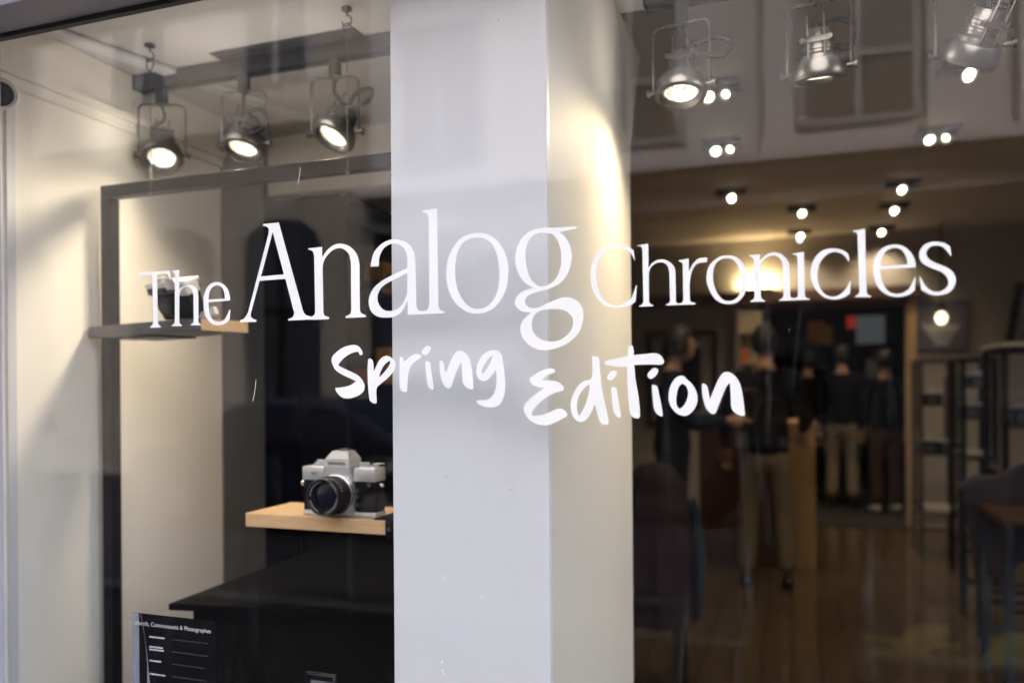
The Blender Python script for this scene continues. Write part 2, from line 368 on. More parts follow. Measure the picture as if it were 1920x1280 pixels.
# ------------------------------------------------------------------ the shop's shell
DECK = .80      # top of the window base inside
XL = -1.40
bm = bm_new(); box2(bm, (-3.2,1.0,-.1), (4.6,8.4,0)); box2(bm, (-3.2,8.4,-.1),(4.6,13,0))
def floor_mat():
    m = bpy.data.materials.new('varnished_floorboards'); m.use_nodes = True; n = m.node_tree.nodes; l = m.node_tree.links; b = n['Principled BSDF']
    tc = n.new('ShaderNodeTexCoord'); mp = n.new('ShaderNodeMapping'); mp.inputs['Rotation'].default_value = (0,0,R(90)); l.new(tc.outputs['Object'], mp.inputs[0])
    br = n.new('ShaderNodeTexBrick'); br.inputs['Scale'].default_value = 1; br.inputs['Brick Width'].default_value = 1.6; br.inputs['Row Height'].default_value = .14; br.inputs['Mortar Size'].default_value = .004
    br.inputs['Color1'].default_value = (.115,.078,.045,1); br.inputs['Color2'].default_value = (.125,.086,.05,1); br.inputs['Mortar'].default_value = (.03,.015,.008,1); l.new(mp.outputs[0], br.inputs[0])
    m2 = n.new('ShaderNodeMapping'); m2.inputs['Scale'].default_value = (14,1.5,1); l.new(tc.outputs['Object'], m2.inputs[0])
    nz = n.new('ShaderNodeTexNoise'); nz.inputs['Scale'].default_value = 4; nz.inputs['Detail'].default_value = 8; l.new(m2.outputs[0], nz.inputs[0])
    mx = n.new('ShaderNodeMix'); mx.data_type='RGBA'; mx.blend_type='MULTIPLY'; mx.inputs[0].default_value=.6; l.new(br.outputs[0], mx.inputs[6]); l.new(nz.outputs[0], mx.inputs[7]); l.new(mx.outputs[2], b.inputs['Base Color'])
    b.inputs['Roughness'].default_value = .14; b.inputs['Specular IOR Level'].default_value=.6
    bp = n.new('ShaderNodeBump'); bp.inputs['Strength'].default_value=.15; n3 = n.new('ShaderNodeTexNoise'); n3.inputs['Scale'].default_value=3; l.new(tc.outputs['Object'], n3.inputs[0]); l.new(n3.outputs[0], bp.inputs['Height']); l.new(bp.outputs[0], b.inputs['Normal'])
    return m
struct('floor', bm, floor_mat())
bm = bm_new(); box2(bm, (-3.2,1.5,2.85), (4.6,13,3.0)); struct('ceiling', bm, M_ceil)
bm = bm_new(); box2(bm, (-3.2,.96,2.09), (-.41,2.14,2.2)); box2(bm, (-.408,.96,2.09), (4.6,1.5,2.2))
box2(bm, (-3.2,2.1,2.203),(-.41,2.14,2.85)); box2(bm, (-.406,1.58,2.203),(4.6,1.5,2.85)); struct('window_soffit', bm, M_soffit)
# upper storeys of the shop's own building
bm = bm_new(); box2(bm, (-16,.97,3.02), (16,13,11.5)); box2(bm,(-16,.97,-.1),(-3.25,13,3.0)); box2(bm,(4.65,.97,-.1),(16,13,3.0)); struct('shop_building_wall', bm, M_stone2)
bm = bm_new(); box2(bm, (-3.2,.96,2.203), (4.6,1.57,3.0)); struct('wall_above_window', bm, M_stone2)
# back wall with the opening to a dark room
def px(u,y): return P(u,640,y).x
YB = 8.4
pxa_ = px(735,.99)
xo0, xo1 = px(1420,YB), px(1702,YB)
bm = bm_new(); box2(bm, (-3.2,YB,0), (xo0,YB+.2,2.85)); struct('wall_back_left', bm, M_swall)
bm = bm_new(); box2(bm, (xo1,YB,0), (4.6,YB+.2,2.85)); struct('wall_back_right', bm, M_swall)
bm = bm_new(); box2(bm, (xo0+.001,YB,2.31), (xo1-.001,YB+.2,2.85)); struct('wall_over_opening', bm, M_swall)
bm = bm_new(); box2(bm, (px(1190,YB),YB-.10,2.20), (xo1+.12,YB-.002,2.31)); box2(bm, (xo0+.002,YB-.0,2.14), (xo1-.002,YB+.2,2.307)); struct('lintel', bm, mat('brown_lintel',(.10,.05,.03),.6))
bm = bm_new(); box2(bm, (xo1-.015,YB-.06,0), (xo1+.07,YB+.0,2.15)); struct('door_jamb', bm, wood('jamb_wood',(.42,.26,.13),(.52,.34,.18),.5))
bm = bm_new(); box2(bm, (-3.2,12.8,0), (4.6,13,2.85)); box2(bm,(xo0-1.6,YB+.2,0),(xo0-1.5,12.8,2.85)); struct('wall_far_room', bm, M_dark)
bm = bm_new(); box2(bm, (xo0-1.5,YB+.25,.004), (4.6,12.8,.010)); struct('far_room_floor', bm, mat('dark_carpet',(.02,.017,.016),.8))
bm = bm_new(); box2(bm, (-3.3,1.0,0), (-3.2,13,2.85)); struct('wall_left_shop', bm, M_dark)
bm = bm_new(); box2(bm, (4.6,1.0,0), (4.7,13,2.85)); struct('wall_right_shop', bm, M_swall)
bm = bm_new(); box2(bm, (-3.2,.955,-.1), (4.6,1.0,.06)); struct('window_sill', bm, M_white)

bm = bm_new(); box2(bm, (XL+.004,1.90,1.925), (pxa_-.001,1.94,2.0885)); struct('wall_added_pale_band', bm, M_cream)  # pale panel added to lighten the area behind the hanging frame
# left side wall of the window display
bm = bm_new(); box2(bm, (XL-.12,.96,0), (XL,1.705,2.088)); struct('wall_display_left', bm, M_cream)
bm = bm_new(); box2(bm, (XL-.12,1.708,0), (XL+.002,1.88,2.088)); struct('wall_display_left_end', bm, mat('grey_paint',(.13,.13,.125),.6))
bm = bm_new(); box2(bm, (-3.2,1.9,0),(XL-.13,1.95,2.088)); struct('wall_behind_display', bm, M_dark)
bm = bm_new(); box2(bm, (XL,.96,1.955), (XL+.012,1.70,1.975)); box2(bm, (XL,.96,1.976), (XL+.02,1.70,1.99)); 
tag(obj('wall_moulding', bm, M_cream), 'thin cream moulding running high along the left wall of the window display', 'moulding')
bm = bm_new(); box2(bm, (XL,1.10,.3), (XL+.006,1.118,1.955)); tag(obj('corner_bead', bm, M_white), 'narrow vertical white strip on the cream left wall', 'wall trim')
bm = bm_new(); a = Vector((-1.37,1.15,2.082)); b_ = Vector((-1.10,2.10,2.082)); d = b_-a
bx(bm, (a+b_)/2, (d.length,.035,.012), Matrix.Rotation(math.atan2(d.y,d.x),3,'Z'), .003)
tag(obj('ceiling_moulding', bm, mat('white_gloss_paint',(.72,.72,.75),.4)), 'pale strip of moulding crossing the soffit diagonally above the track lights', 'moulding')

# pillar between the two panes
pxa, pxb = px(735,.99), px(1028,.99)
def pillar():
    t = thing('white_pillar', 'white pillar between the two window panes, its side washed by warm lamp light', 'pillar', ((pxa+pxb)/2,.99,0))
    ox = (pxa+pxb)/2
    bm = bm_new(); box2(bm, (pxa-ox,0,-.1), (pxb-ox,.012,2.08), .0012); obj('front_panel', bm, M_white, t)
    bm = bm_new(); rnd = random.Random(9)
    for u_,v_,r_ in ((829,1241,.0019),(830,1257,.0015),(833,1262,.0012),(833,1081,.0013),(957,914,.0009),(962,909,.0006),(1016,1068,.0007),(836,890,.0008),(904,1118,.0011),(912,36,.0007),(863,40,.0006)):
        q = P(u_,v_,.9895); sph(bm, (q.x-ox, q.y-.99, q.z), r_, (1,.25,1.3), 10)
    obj('paint_fleck', bm, mat('fleck_paint',(.80,.80,.82),.5), t, True)
    bm = bm_new()
    for u_,v_,r_ in ((957,917,.0008),(963,910,.0006),(1017,1067,.0006),(836,893,.0007),(935,38,.0007),(1030,940,.0006)):
        q = P(u_,v_,.9895); bx(bm, (q.x-ox, q.y-.99, q.z), (r_,.0006,r_*2.4), Matrix.Rotation(R(25),3,'Y'))
    obj('scuff_mark', bm, mat('scuff_dark',(.12,.11,.11),.7), t)
    bm = bm_new()
    prof = [(.0125,-.1),(.593,-.1),(.593,1.82),(.60,1.86),(.66,1.99),(.72,2.086),(.0125,2.086)]
    f0 = [bm.verts.new((pxa+.003-ox,y,z)) for y,z in prof]; f1 = [bm.verts.new((pxb-.0035-ox,y,z)) for y,z in prof]
    bm.faces.new(f0); bm.faces.new(list(reversed(f1)))
    for i in range(len(prof)): j=(i+1)%len(prof); bm.faces.new((f0[i],f0[j],f1[j],f1[i]))
    obj('side_wall', bm, M_side, t)
pillar()

# window frame + panes
def shopfront():
    t = thing('window_frame', 'lilac grey painted frame head and jamb around the shop window', 'window frame', (0,.93,1.96))
    M_f = mat('lilac_frame_paint', (.30,.29,.36), .45, var=.06)
    z0 = 1.962
    bm = bm_new(); box2(bm, (-3.2,-.05,0), (4.6,.02,.055),.002); box2(bm, (-3.2,-.11,.058),(4.6,.02,.17),.003); box2(bm, (-3.2,-.20,.173),(4.6,.02,.5),.003)
    obj('frame_head', bm, M_f, t, M=Matrix.Translation((0,0,z0-1.96)))
    bm = bm_new(); box2(bm, (-3.2,.0215,-.004), (4.6,.032,.05)); obj('gasket', bm, M_rub, t)
    bm = bm_new(); box2(bm, (-1.60,-.04,-1.9),(-1.206,.0125,-.001),.002); obj('jamb', bm, M_f, t)
    bm = bm_new(); box2(bm, (3.2,-.04,-1.9),(3.26,.05,-.001),.002); obj('jamb', bm, M_f, t)
    bm = bm_new(); box2(bm, (-1.214,GL0,-.06), (3.199,GL1,1.975))
    g = obj('window_pane', bm, GLASS); tag(g, 'large shop window pane carrying the white lettering and street reflections', 'window pane')
shopfront()

# ------------------------------------------------------------------ lettering on the inner face of the glass
def contour(s, ox, oy, k, n=7):
    pts = []
    for tok in s.split():
        c = tok.endswith('!'); x, y = tok.rstrip('!').split(',')
        pts.append((Vector((float(x)/k+ox, float(y)/k+oy)), c))
    N = len(pts); out = []
    for i in range(N):
        p1, c1 = pts[i]; p2, c2 = pts[(i+1)%N]; p0, _ = pts[i-1]; p3, _ = pts[(i+2)%N]
        if c1 and c2: out.append(p1); continue
        if c1: p0 = p1 - (p2-p1)*.2
        if c2: p3 = p2 + (p2-p1)*.2
        for q in range(n):
            t = q/n
            out.append(.5*((2*p1)+(-p0+p2)*t+(2*p0-5*p1+4*p2-p3)*t*t+(-p0+3*p1-3*p2+p3)*t**3))
    return out
def glyph(contours, ox, oy, k, parent, idx):
    cu = bpy.data.curves.new('letter','CURVE'); cu.dimensions = '2D'; cu.fill_mode = 'BOTH'; cu.extrude = .00012
    Y = GL1 + .0003 + (.0003 if idx%2 else 0)
    for s in contours:
        pl = contour(s, ox, oy, k)
        sp = cu.splines.new('POLY'); sp.points.add(len(pl)-1); sp.use_cyclic_u = True
        for i, p in enumerate(pl):
            wv = P(p.x, p.y, Y); sp.points[i].co = (wv.x, wv.z, 0, 1)
    o = bpy.data.objects.new('t', cu); C.objects.link(o); bpy.context.view_layer.update()
    me = bpy.data.meshes.new_from_object(o.evaluated_get(bpy.context.evaluated_depsgraph_get())); bpy.data.objects.remove(o)
    me.transform(Matrix.Translation((0,Y,0)) @ Matrix.Rotation(R(90),4,'X')); me.transform(Matrix.Translation(-Vector(parent.location)))
    me.materials.clear(); me.materials.append(M_vinyl)
    return link('letter', me, parent)
c1=(250,500,10.105); c2=(450,410,6.4); c3=(570,450,8.0); c4=(680,380,5.819); c5=(830,430,7.53); c6=(955,415,5.118)
c7=(1100,450,9.143); c8=(1260,460,10.667); c9=(1390,440,9.14); c10=(1500,420,8.533); c11=(1620,440,9.844)
c12=(610,640,10.667); c13=(740,640,9.143); c14=(975,660,8.83); c15=(1120,640,8.0); c16=(1240,680,11.6375)
title = [
 (c1, ["125,105! 690,75! 715,245! 692,250! 670,185 640,138 600,130! 450,150! 465,1060! 480,1095 520,1130! 515,1150! 318,1155! 318,1138! 360,1100 375,1060! 360,155! 200,160! 160,185 145,225 130,290! 105,285!"]),
 (c1, ["730,85! 870,58! 872,440! 930,380 1040,345 1120,350 1200,410 1228,520 1232,620! 1232,1030! 1250,1070 1285,1090! 1282,1108! 1090,1110! 1088,1095! 1130,1065 1145,1020! 1140,560! 1120,470 1080,400 1010,372 930,410 885,490 872,560! 870,1040! 885,1080 920,1105! 918,1125! 725,1125! 725,1110! 770,1080 785,1040! 788,150! 775,115 730,100!"]),
 (c1, ["1830,640! 1425,672! 1430,800 1460,920 1520,1010 1610,1045 1700,1020 1760,950 1825,810! 1838,825! 1825,1000! 1740,1075 1620,1108 1500,1085 1400,990 1345,860 1330,700 1340,540 1400,390 1490,310 1590,292 1700,330 1790,430 1828,560","1425,622! 1735,605! 1720,480 1680,390 1590,350 1500,390 1445,480"]),
 (c2, ["275,65! 465,45! 755,1100! 785,1150 850,1172! 850,1208! 580,1222! 578,1205! 630,1180 650,1130 640,1090! 545,722! 235,745! 135,1120! 130,1160 150,1195 200,1215! 195,1238! 0,1240! 0,1218! 50,1195 95,1130! 340,190! 345,130 325,100 275,85!","393,160! 528,668! 252,692!"]),
 (c3, ["65,125! 270,103! 272,262! 350,150 450,75 560,55 690,100 790,210 828,340 832,420! 838,1040! 855,1090 930,1130! 925,1155! 625,1168! 625,1140! 690,1110 708,1050! 703,330! 670,210 600,140 520,122 420,160 320,270 285,370 280,440! 290,1080! 310,1130 378,1155! 370,1187! 140,1195! 0,1190! 0,1110! 50,1145 110,1150 160,1110 168,1050! 152,240! 130,170 65,140!"]),
 (c4, ["85,698! 175,695! 185,590 230,500 310,450 390,455 460,510 488,610! 488,715! 300,800 160,890 90,980 65,1080 90,1180 160,1240 250,1253 350,1240 430,1180 490,1060! 493,1222! 645,1215! 645,1183! 605,1170 585,1120! 575,640! 560,540 500,450 400,405 300,405 200,455 120,550","488,765! 330,845 220,910 170,990 163,1060 190,1130 240,1172 310,1180 390,1150 450,1080 487,980!"]),
 (c4, ["652,88! 812,60! 825,1120! 845,1165 893,1188! 890,1205! 640,1215! 640,1184! 700,1172 728,1110! 720,190! 705,125 652,105!"]),
 (c5, ["505,50 640,72 770,160 870,310 920,470 928,620 900,820 830,980 730,1100 600,1170 470,1188 340,1160 200,1060 110,920 60,760 50,600 75,420 140,270 240,140 370,70","500,115 610,140 700,215 765,360 795,530 800,690 780,850 720,990 620,1090 500,1122 380,1090 290,1000 215,860 180,680 178,520 205,340 270,210 370,138"]),
 (c6, ["330,62 430,60! 645,48! 652,68! 480,102! 550,170 595,270 598,380 560,500 490,590 400,640 300,668 200,700 155,740 155,790 200,828 280,825 400,770 530,727 640,755 700,830 710,930 670,1060 570,1160 440,1220 320,1235 210,1200 130,1120 105,1030 130,950 210,872! 130,865 75,830 52,775 80,710 140,665 235,638! 140,580 80,480 55,370 75,250 130,150 220,85","340,110 420,130 475,210 498,330 485,460 430,570 350,618 270,615 200,540 160,400 158,270 200,160 270,115","300,855 420,840 520,850 590,900 612,960 590,1050 500,1130 400,1152 300,1130 230,1060 215,980 240,900"]),
 (c7, ["800,175! 832,365! 780,260! 700,180 600,140 500,125 380,160 270,260 190,420 165,600 185,780 250,950 340,1060 450,1110 560,1115 680,1060 770,980 850,770! 860,790! 838,1055! 740,1120 600,1155 450,1155 300,1110 170,980 90,800 65,600 90,420 170,250 300,120 450,75 600,80 700,105"]),
 (c7, ["875,92! 1055,62! 1060,475! 1130,390 1220,340 1330,335 1430,380 1500,460 1522,560! 1530,1040! 1545,1075 1590,1088! 1600,1112! 1355,1122! 1358,1105! 1410,1080 1430,1040! 1418,560! 1390,450 1330,395 1270,382 1180,405 1100,470 1065,570! 1070,1050! 1090,1090 1145,1118! 1140,1135! 900,1142! 900,1130! 950,1100 972,1060! 955,160! 940,120 875,100!"]),
 (c8, ["130,300! 335,262! 337,520! 400,400 480,300 570,252 705,242! 700,335! 560,348! 480,385 410,490 370,640 352,800! 358,1060! 375,1120 468,1160! 465,1180! 110,1192! 110,1158! 160,1160 205,1135 225,1090! 215,400! 200,350 130,315!"]),
 (c8, ["1110,200 1230,215 1350,280 1450,400 1510,560 1515,720 1480,900 1400,1050 1280,1150 1130,1175 980,1150 850,1060 750,900 695,740 695,580 740,420 830,310 960,225","1110,262 1220,290 1310,390 1370,540 1395,700 1385,870 1320,1020 1220,1095 1110,1110 1000,1070 900,940 840,780 820,620 840,450 900,340 1000,275"]),
 (c9, ["130,350! 318,335! 322,440! 390,370 480,318 580,303 680,330 770,410 820,500 828,580! 838,1030! 850,1070 895,1085! 895,1125! 645,1132! 645,1118! 700,1085 722,1040! 708,560! 690,460 640,390 560,358 460,380 370,450 335,540! 335,1050! 355,1100 415,1132! 410,1145! 148,1152! 150,1138! 205,1105 225,1050! 212,460! 195,400 130,362!"]),
 (c9, ["870,325! 1072,292! 1090,1030! 1105,1070 1172,1100! 1168,1115! 890,1124! 890,1088! 950,1075 970,1030! 962,410! 945,360 870,333!","1000,26 1047,45 1066,92 1047,139 1000,158 953,139 934,92 953,45"]),
 (c10,["770,475! 788,560 780,605! 720,520 640,465 540,448 430,490 340,590 290,720 280,850 310,990 380,1100 460,1150 560,1158 660,1110 740,1020 805,905! 815,920! 800,1110! 720,1165 620,1200 500,1205 370,1160 260,1060 190,930 165,790 190,640 260,510 360,425 480,392 600,395 700,425"]),
 (c10,["845,105! 1040,75! 1068,1090! 1085,1125 1145,1158! 1140,1170! 878,1170! 880,1158! 925,1125 950,1090! 920,170! 905,145 845,112!"]),
 (c11,["950,605! 305,638! 320,790 370,930 450,1040 560,1085 680,1080 790,1030 860,940 940,775! 952,800! 940,1025! 840,1100 720,1140 580,1148 430,1110 300,1020 210,870 170,700 180,520 240,360 340,250 460,195 590,183 720,210 840,300 920,420 950,540","308,580! 805,550! 780,420 720,310 640,255 550,245 440,280 360,370 320,480"]),
 (c11,["1590,215! 1612,380! 1600,395! 1530,300 1440,220 1320,200 1220,230 1160,310 1155,370 1200,450 1320,520 1500,590 1620,670 1685,780 1690,880 1640,1000 1540,1080 1400,1115 1250,1110 1130,1060 1055,1015! 1025,780! 1040,770! 1100,890 1180,990 1280,1045 1380,1050 1480,1010 1550,930 1555,860 1520,770 1430,690 1280,630 1110,550 1040,470 1018,380 1040,280 1110,190 1220,140 1350,130 1480,155"]),
]
subtitle = [
 (c12,["665,210! 600,210 480,255 350,350 262,460! 280,490 420,560 600,645 700,720 770,830 785,920 750,1010 660,1080 520,1130 400,1135 310,1100 220,1000 200,925! 330,915 450,890 540,850 615,790! 500,740 300,640 200,560 140,450 125,370 150,290 250,190 370,115 500,75 600,72 680,110 735,190 745,250 710,275 680,255"]),
 (c12,["860,360 905,342 950,390 965,480 970,600! 1010,510 1070,390 1150,310 1240,288 1330,330 1395,420 1400,500 1370,590 1270,710 1130,830 1040,910 1020,1000 1025,1130 1025,1225 980,1240 900,1190 875,1100 855,900 845,600 850,450","1078,718! 1100,620 1170,480 1270,395 1295,400 1280,470 1200,590"]),
 (c13,["85,290 110,258 140,290 165,350! 230,290 310,230 390,212 440,235 455,270 400,310 310,380 255,480 230,600 220,740 212,860! 150,862 95,810 82,700 82,450"]),
 (c13,["560,72 620,100 600,170 560,215 510,235 462,190 490,125","530,350 570,338 605,370 625,480 650,660 668,800 645,825 600,800 560,730 545,600 530,480"]),
 (c13,["770,345 810,330 840,370 860,510! 890,515! 930,400 990,270 1050,180 1110,155 1200,185 1270,270 1310,400 1335,560 1350,800! 1320,822 1240,790 1175,720 1160,600 1150,370! 1130,370! 1080,470 1020,620 975,760 940,800 880,785 820,700 785,580 772,450"]),
 (c13,["1700,145 1790,175 1840,250 1860,380 1885,560 1897,780 1870,950 1800,1080 1680,1125 1560,1120 1450,1080 1395,1025! 1440,1005 1580,1000 1660,950 1720,850 1745,700 1742,560 1735,490 1680,560 1600,650 1530,678 1450,650 1405,570 1405,440 1440,340 1510,230 1600,170","1675,235 1600,310 1530,410 1495,500 1502,560! 1570,480 1640,360"]),
 (c14,["500,268 560,280 582,315 550,345 450,385 360,460! 480,470 600,480 690,530 730,600 690,640 580,675 450,740 330,830 230,940 195,1020 220,1052 350,1040 480,1000 620,935 720,950 775,1010 770,1060 650,1130 520,1190 400,1210 260,1180 150,1110 80,1010 62,930 90,850 200,740 395,595! 280,570 200,530 160,440 230,380 350,305"]),
 (c14,["1195,80 1240,65 1300,95 1318,180 1335,400 1365,650 1410,850 1450,1040 1465,1170 1420,1200 1350,1180 1300,1090 1240,860! 1190,980 1120,1090 1040,1150 960,1145 880,1070 845,950 845,820 890,680 970,550 1070,475 1170,455! 1195,380 1198,220","1145,540 1080,580 1000,680 950,810 945,940 975,1055! 1060,920 1120,750 1150,600"]),
 (c15,["210,445 290,440 290,490 240,560 190,585 145,550 170,490","210,700 250,682 290,710 305,820 330,960 352,1110 330,1140 280,1110 240,1030 220,850"]),
 (c15,["460,80! 500,58 540,90 548,205! 700,188 860,175 950,210 1000,290 990,330 960,348! 750,345 555,355! 570,550 620,850 640,1050 635,1130 600,1152 530,1130 485,1050 460,800 445,380! 280,375 110,345! 110,295! 280,255 455,215!"]),
 (c15,["850,395 910,420 900,480 850,540 795,560 748,510 790,440","820,665 850,652 900,680 925,780 960,950 982,1100 960,1122 900,1090 850,1010 830,850"]),
 (c16,["440,278 500,295 560,360 660,450 740,570 785,700 790,830 750,960 660,1080 560,1145 470,1152 350,1110 230,990 165,840 160,680 200,500 290,350 370,295","455,458 530,500 575,590 582,700 540,840 470,950 400,995 350,950 325,820 345,640 385,520"]),
 (c16,["890,465 950,462 1000,510 1030,640 1060,790! 1120,640 1200,450 1300,270 1390,200 1500,210 1620,300 1710,440 1760,620 1795,850 1820,1110 1780,1155 1660,1120 1560,1040 1520,920 1515,720 1495,435! 1420,520 1330,720 1250,930 1190,1080 1130,1115 1050,1080 970,980 920,820 890,650"]),
]
g0 = thing('window_lettering', 'white serif vinyl words The Analog Chronicles across the glass', 'lettering', P(960,590,GL1+.001))
for i, (c, cs) in enumerate(title): glyph(cs, c[0], c[1], c[2], g0, i)
g1 = thing('window_lettering', 'white brush handwriting Spring Edition below the serif title on the glass', 'lettering', P(1000,760,GL1+.001))
for i, (c, cs) in enumerate(subtitle): glyph(cs, c[0], c[1], c[2], g1, i)

# ------------------------------------------------------------------ track lights
RY, RZ = 1.43, 2.055
def rail(x0, x1, label):
    t = thing('lighting_track', label, 'lighting track', ((x0+x1)/2,RY,2.075)); cx=(x0+x1)/2
    bm = bm_new(); box2(bm, (x0-cx,-.018,-.018),(x1-cx,-.0065,.012)); box2(bm, (x0-cx,.0065,-.018),(x1-cx,.018,.012)); box2(bm,(x0-cx,-.0064,-.004),(x1-cx,.0064,.0118))
    obj('track_channel', bm, M_dnick, t)
    bm = bm_new(); box2(bm, (x0-cx-.004,-.0185,-.0185),(x0-cx,.0185,.0125)); obj('end_cap', bm, M_blackp, t)
    return t
a_ = rail(PZ(258,160,2.07).x, pxa-.03, 'dark grey lighting track under the soffit left of the pillar')
rb_ = rail(P(1213,20,RY).x, 3.0, 'dark grey lighting track starting just right of the pillar')
m0, m1 = P(408,120,RY-.03), P(675,70,RY-.03)
bm = bm_new(); cxm = (m0.x+m1.x)/2-a_.location.x; hw=(m1.x-m0.x)/2
bx(bm,(cxm,-.018,.0135),(hw*2,.075,.003)); bx(bm,(cxm,-.055,.0105),(hw*1.8,.003,.009)); obj('mounting_plate', bm, M_dnick, a_)
M_led = emis('led_face', (1.0,.92,.72), .15, 200)
MESH = {}
def cached(key, build, smooth=True):
    if key not in MESH:
        bm = bm_new(); build(bm); bmesh.ops.recalc_face_normals(bm, faces=bm.faces)
        for f in bm.faces: f.smooth = smooth
        if smooth:
            for e in bm.edges:
                if len(e.link_faces) == 2 and e.calc_face_angle(0) > R(35): e.smooth = False
        me = bpy.data.meshes.new(key); bm.to_mesh(me); bm.free(); MESH[key] = me
    return MESH[key]
def part(key, build, m, parent, M=None, name=None, smooth=True):
    me = cached(key, build, smooth)
    if not me.materials: me.materials.append(m)
    return link(name or key, me, parent, M)
def spot(u, tilt_dir, tilt, yoke, label, cable, power, mt):
    x = P(u,150,RY).x
    t = thing('track_spotlight', label, 'spotlight', (x,RY,RZ+.002), 0, 'spotlights on the lighting tracks')
    sfx = mt.name
    part('track_adapter', lambda bm: (cyl(bm,(0,0,0),(0,0,-.036),.0135), box2(bm,(-.011,-.012,-.0005),(.011,.012,.012)), cyl(bm,(0,0,-.036),(0,0,-.041),.008)), M_dnick, t)
    Y = Matrix.Rotation(yoke,4,'Z')
    W = .051; D = .150
    def yk(bm):
        tube(bm, [(-W,0,-D),(-W,0,-.05),(-W+.004,0,-.040),(-W+.012,0,-.036),(W-.012,0,-.036),(W-.004,0,-.040),(W,0,-.05),(W,0,-D)], .0028, seg=8, sm=False)
    part('bracket', yk, M_dnick, t, Y)
    # head: local -Z is where the light points
    H = Matrix.Translation((0,0,-D)) @ Matrix.Rotation(tilt_dir,4,'Z') @ Matrix.Rotation(tilt,4,'X')
    for s in (0,1):
        part('pivot_knob', lambda bm: (cyl(bm,(.043,0,0),(.059,0,0),.0045,seg=12), cyl(bm,(.056,0,0),(.061,0,0),.0075,seg=12)), M_nickel, t, Matrix.Translation((0,0,-D)) @ Y @ Matrix.Rotation(math.pi*s,4,'Z'))
    def ring(bm):
        lathe(bm, [(.030,.016),(.040,.014),(.0435,.006),(.0455,-.004),(.0465,-.012),(.0445,-.0165),(.036,-.0175),(.031,-.0135),(.0288,-.0085),(.0,-.0075)], 40)
    rg = part('lamp_ring_'+sfx, ring, mt, t, H, 'lamp_ring')
    part('led_face', lambda bm: lathe(bm, [(0,-.0115),(.010,-.0113),(.020,-.0105),(.0285,-.0088)], 36), M_led, rg, None)
    def hs(bm):
        lathe(bm, [(.031,.015),(.030,.022),(.0245,.026),(.0245,.030),(.0265,.031),(.0265,.036),(.0245,.037),(.0245,.041),(.0265,.042),(.0265,.047),(.0245,.048),(.0245,.060),(.0225,.064),(0,.064)], 32)
    part('lamp_body_'+sfx, hs, mt, t, H, 'lamp_body')
    def clip(bm):
        for s in (-1,1):
            cyl(bm,(s*.013,-.028,-.004),(s*.013,-.030,.082),.0018,seg=8)
        bx(bm,(0,-.030,.045),(.044,.003,.010),bev=.001); bx(bm,(0,-.030,.012),(.038,.004,.008),bev=.001)
        for s in (-1,1): cyl(bm,(s*.022,-.034,.045),(s*.022,-.024,.045),.004,seg=10)
    part('clip', clip, M_chrome if mt is M_nickel else mt, t, H)
    Hb = H @ Vector((0,0,.062))
    bm = bm_new(); tube(bm, [Vector((0,0,-.041))]+[Vector(c) for c in cable]+[Hb+Vector((0,0,.012)), Hb], .0042, seg=10, n=8); obj('cable', bm, M_rub, t, True)
    li = bpy.data.lights.new('spotlight_lamp','SPOT'); li.energy = power; li.color = (1,.78,.50) if u > 1000 else (1,.83,.62); li.spot_size = R(150); li.spot_blend = 1; li.shadow_soft_size = .03
    lo = bpy.data.objects.new('spotlight_lamp', li); C.objects.link(lo); lo.parent = t; lo.matrix_local = H @ Matrix.Translation((0,0,-.022))
    lk = bpy.data.lights.new('soffit_fill','POINT'); lk.energy = .032 if u > 400 else .012; lk.color = (1,.90,.78); lk.shadow_soft_size = .05  # extra point light added to lift the soffit, separate from the lamp's beam
    ko = bpy.data.objects.new('soffit_fill', lk); C.objects.link(ko); ko.parent = t; ko.location = (0,-.09,-.13)
    return t
PW = .75
# tilt_dir rotates about Z, then tilt about X: positive tilt turns the beam (-Z) towards -Y (the viewer)
spot(303, R(38), R(-32)*-1*-1, R(25), 'leftmost of three black spotlights left of the pillar, tipped right towards the viewer', [(.005,0,-.07),(-.02,-.01,-.09),(-.028,.0,-.105)], PW*.3, M_dnick)
spot(457, R(0), R(-20), R(12), 'middle spotlight of three left of the pillar, its cable looping on the right', [(-.004,0,-.08),(.0,-.02,-.12),(.04,-.02,-.135),(.06,0,-.11),(.045,.0,-.08),(.01,.0,-.082)], PW, M_dnick)
spot(628, R(-28), R(-32), R(10), 'spotlight beside the pillar on its left, with a bright metal clip', [(.0,0,-.07),(.03,0,-.10),(.08,-.005,-.095),(.085,0,-.07),(.045,.01,-.07)], PW, M_nickel)
spot(1277, R(0), R(-14), R(-8), 'grey spotlight just right of the pillar, facing down with a looped cable', [(.01,0,-.065),(.04,-.01,-.10),(.075,-.01,-.105),(.085,0,-.08),(.06,0,-.068),(.02,.0,-.078)], PW*1.35, M_nickel)
spot(1535, R(-8), R(10), R(-10), 'metallic spotlight in the middle of the right pane, seen almost edge-on with bright clips', [(-.005,0,-.06),(-.004,.01,-.085),(.03,.02,-.06),(.055,.02,-.075),(.05,.02,-.11),(.02,.02,-.10)], PW, M_nickel)
spot(1822, R(30), R(38), R(-10), 'grey spotlight at the top right corner, turned away towards the room', [(.02,0,-.05),(.06,.0,-.05),(.06,.02,-.08)], PW, M_nickel)

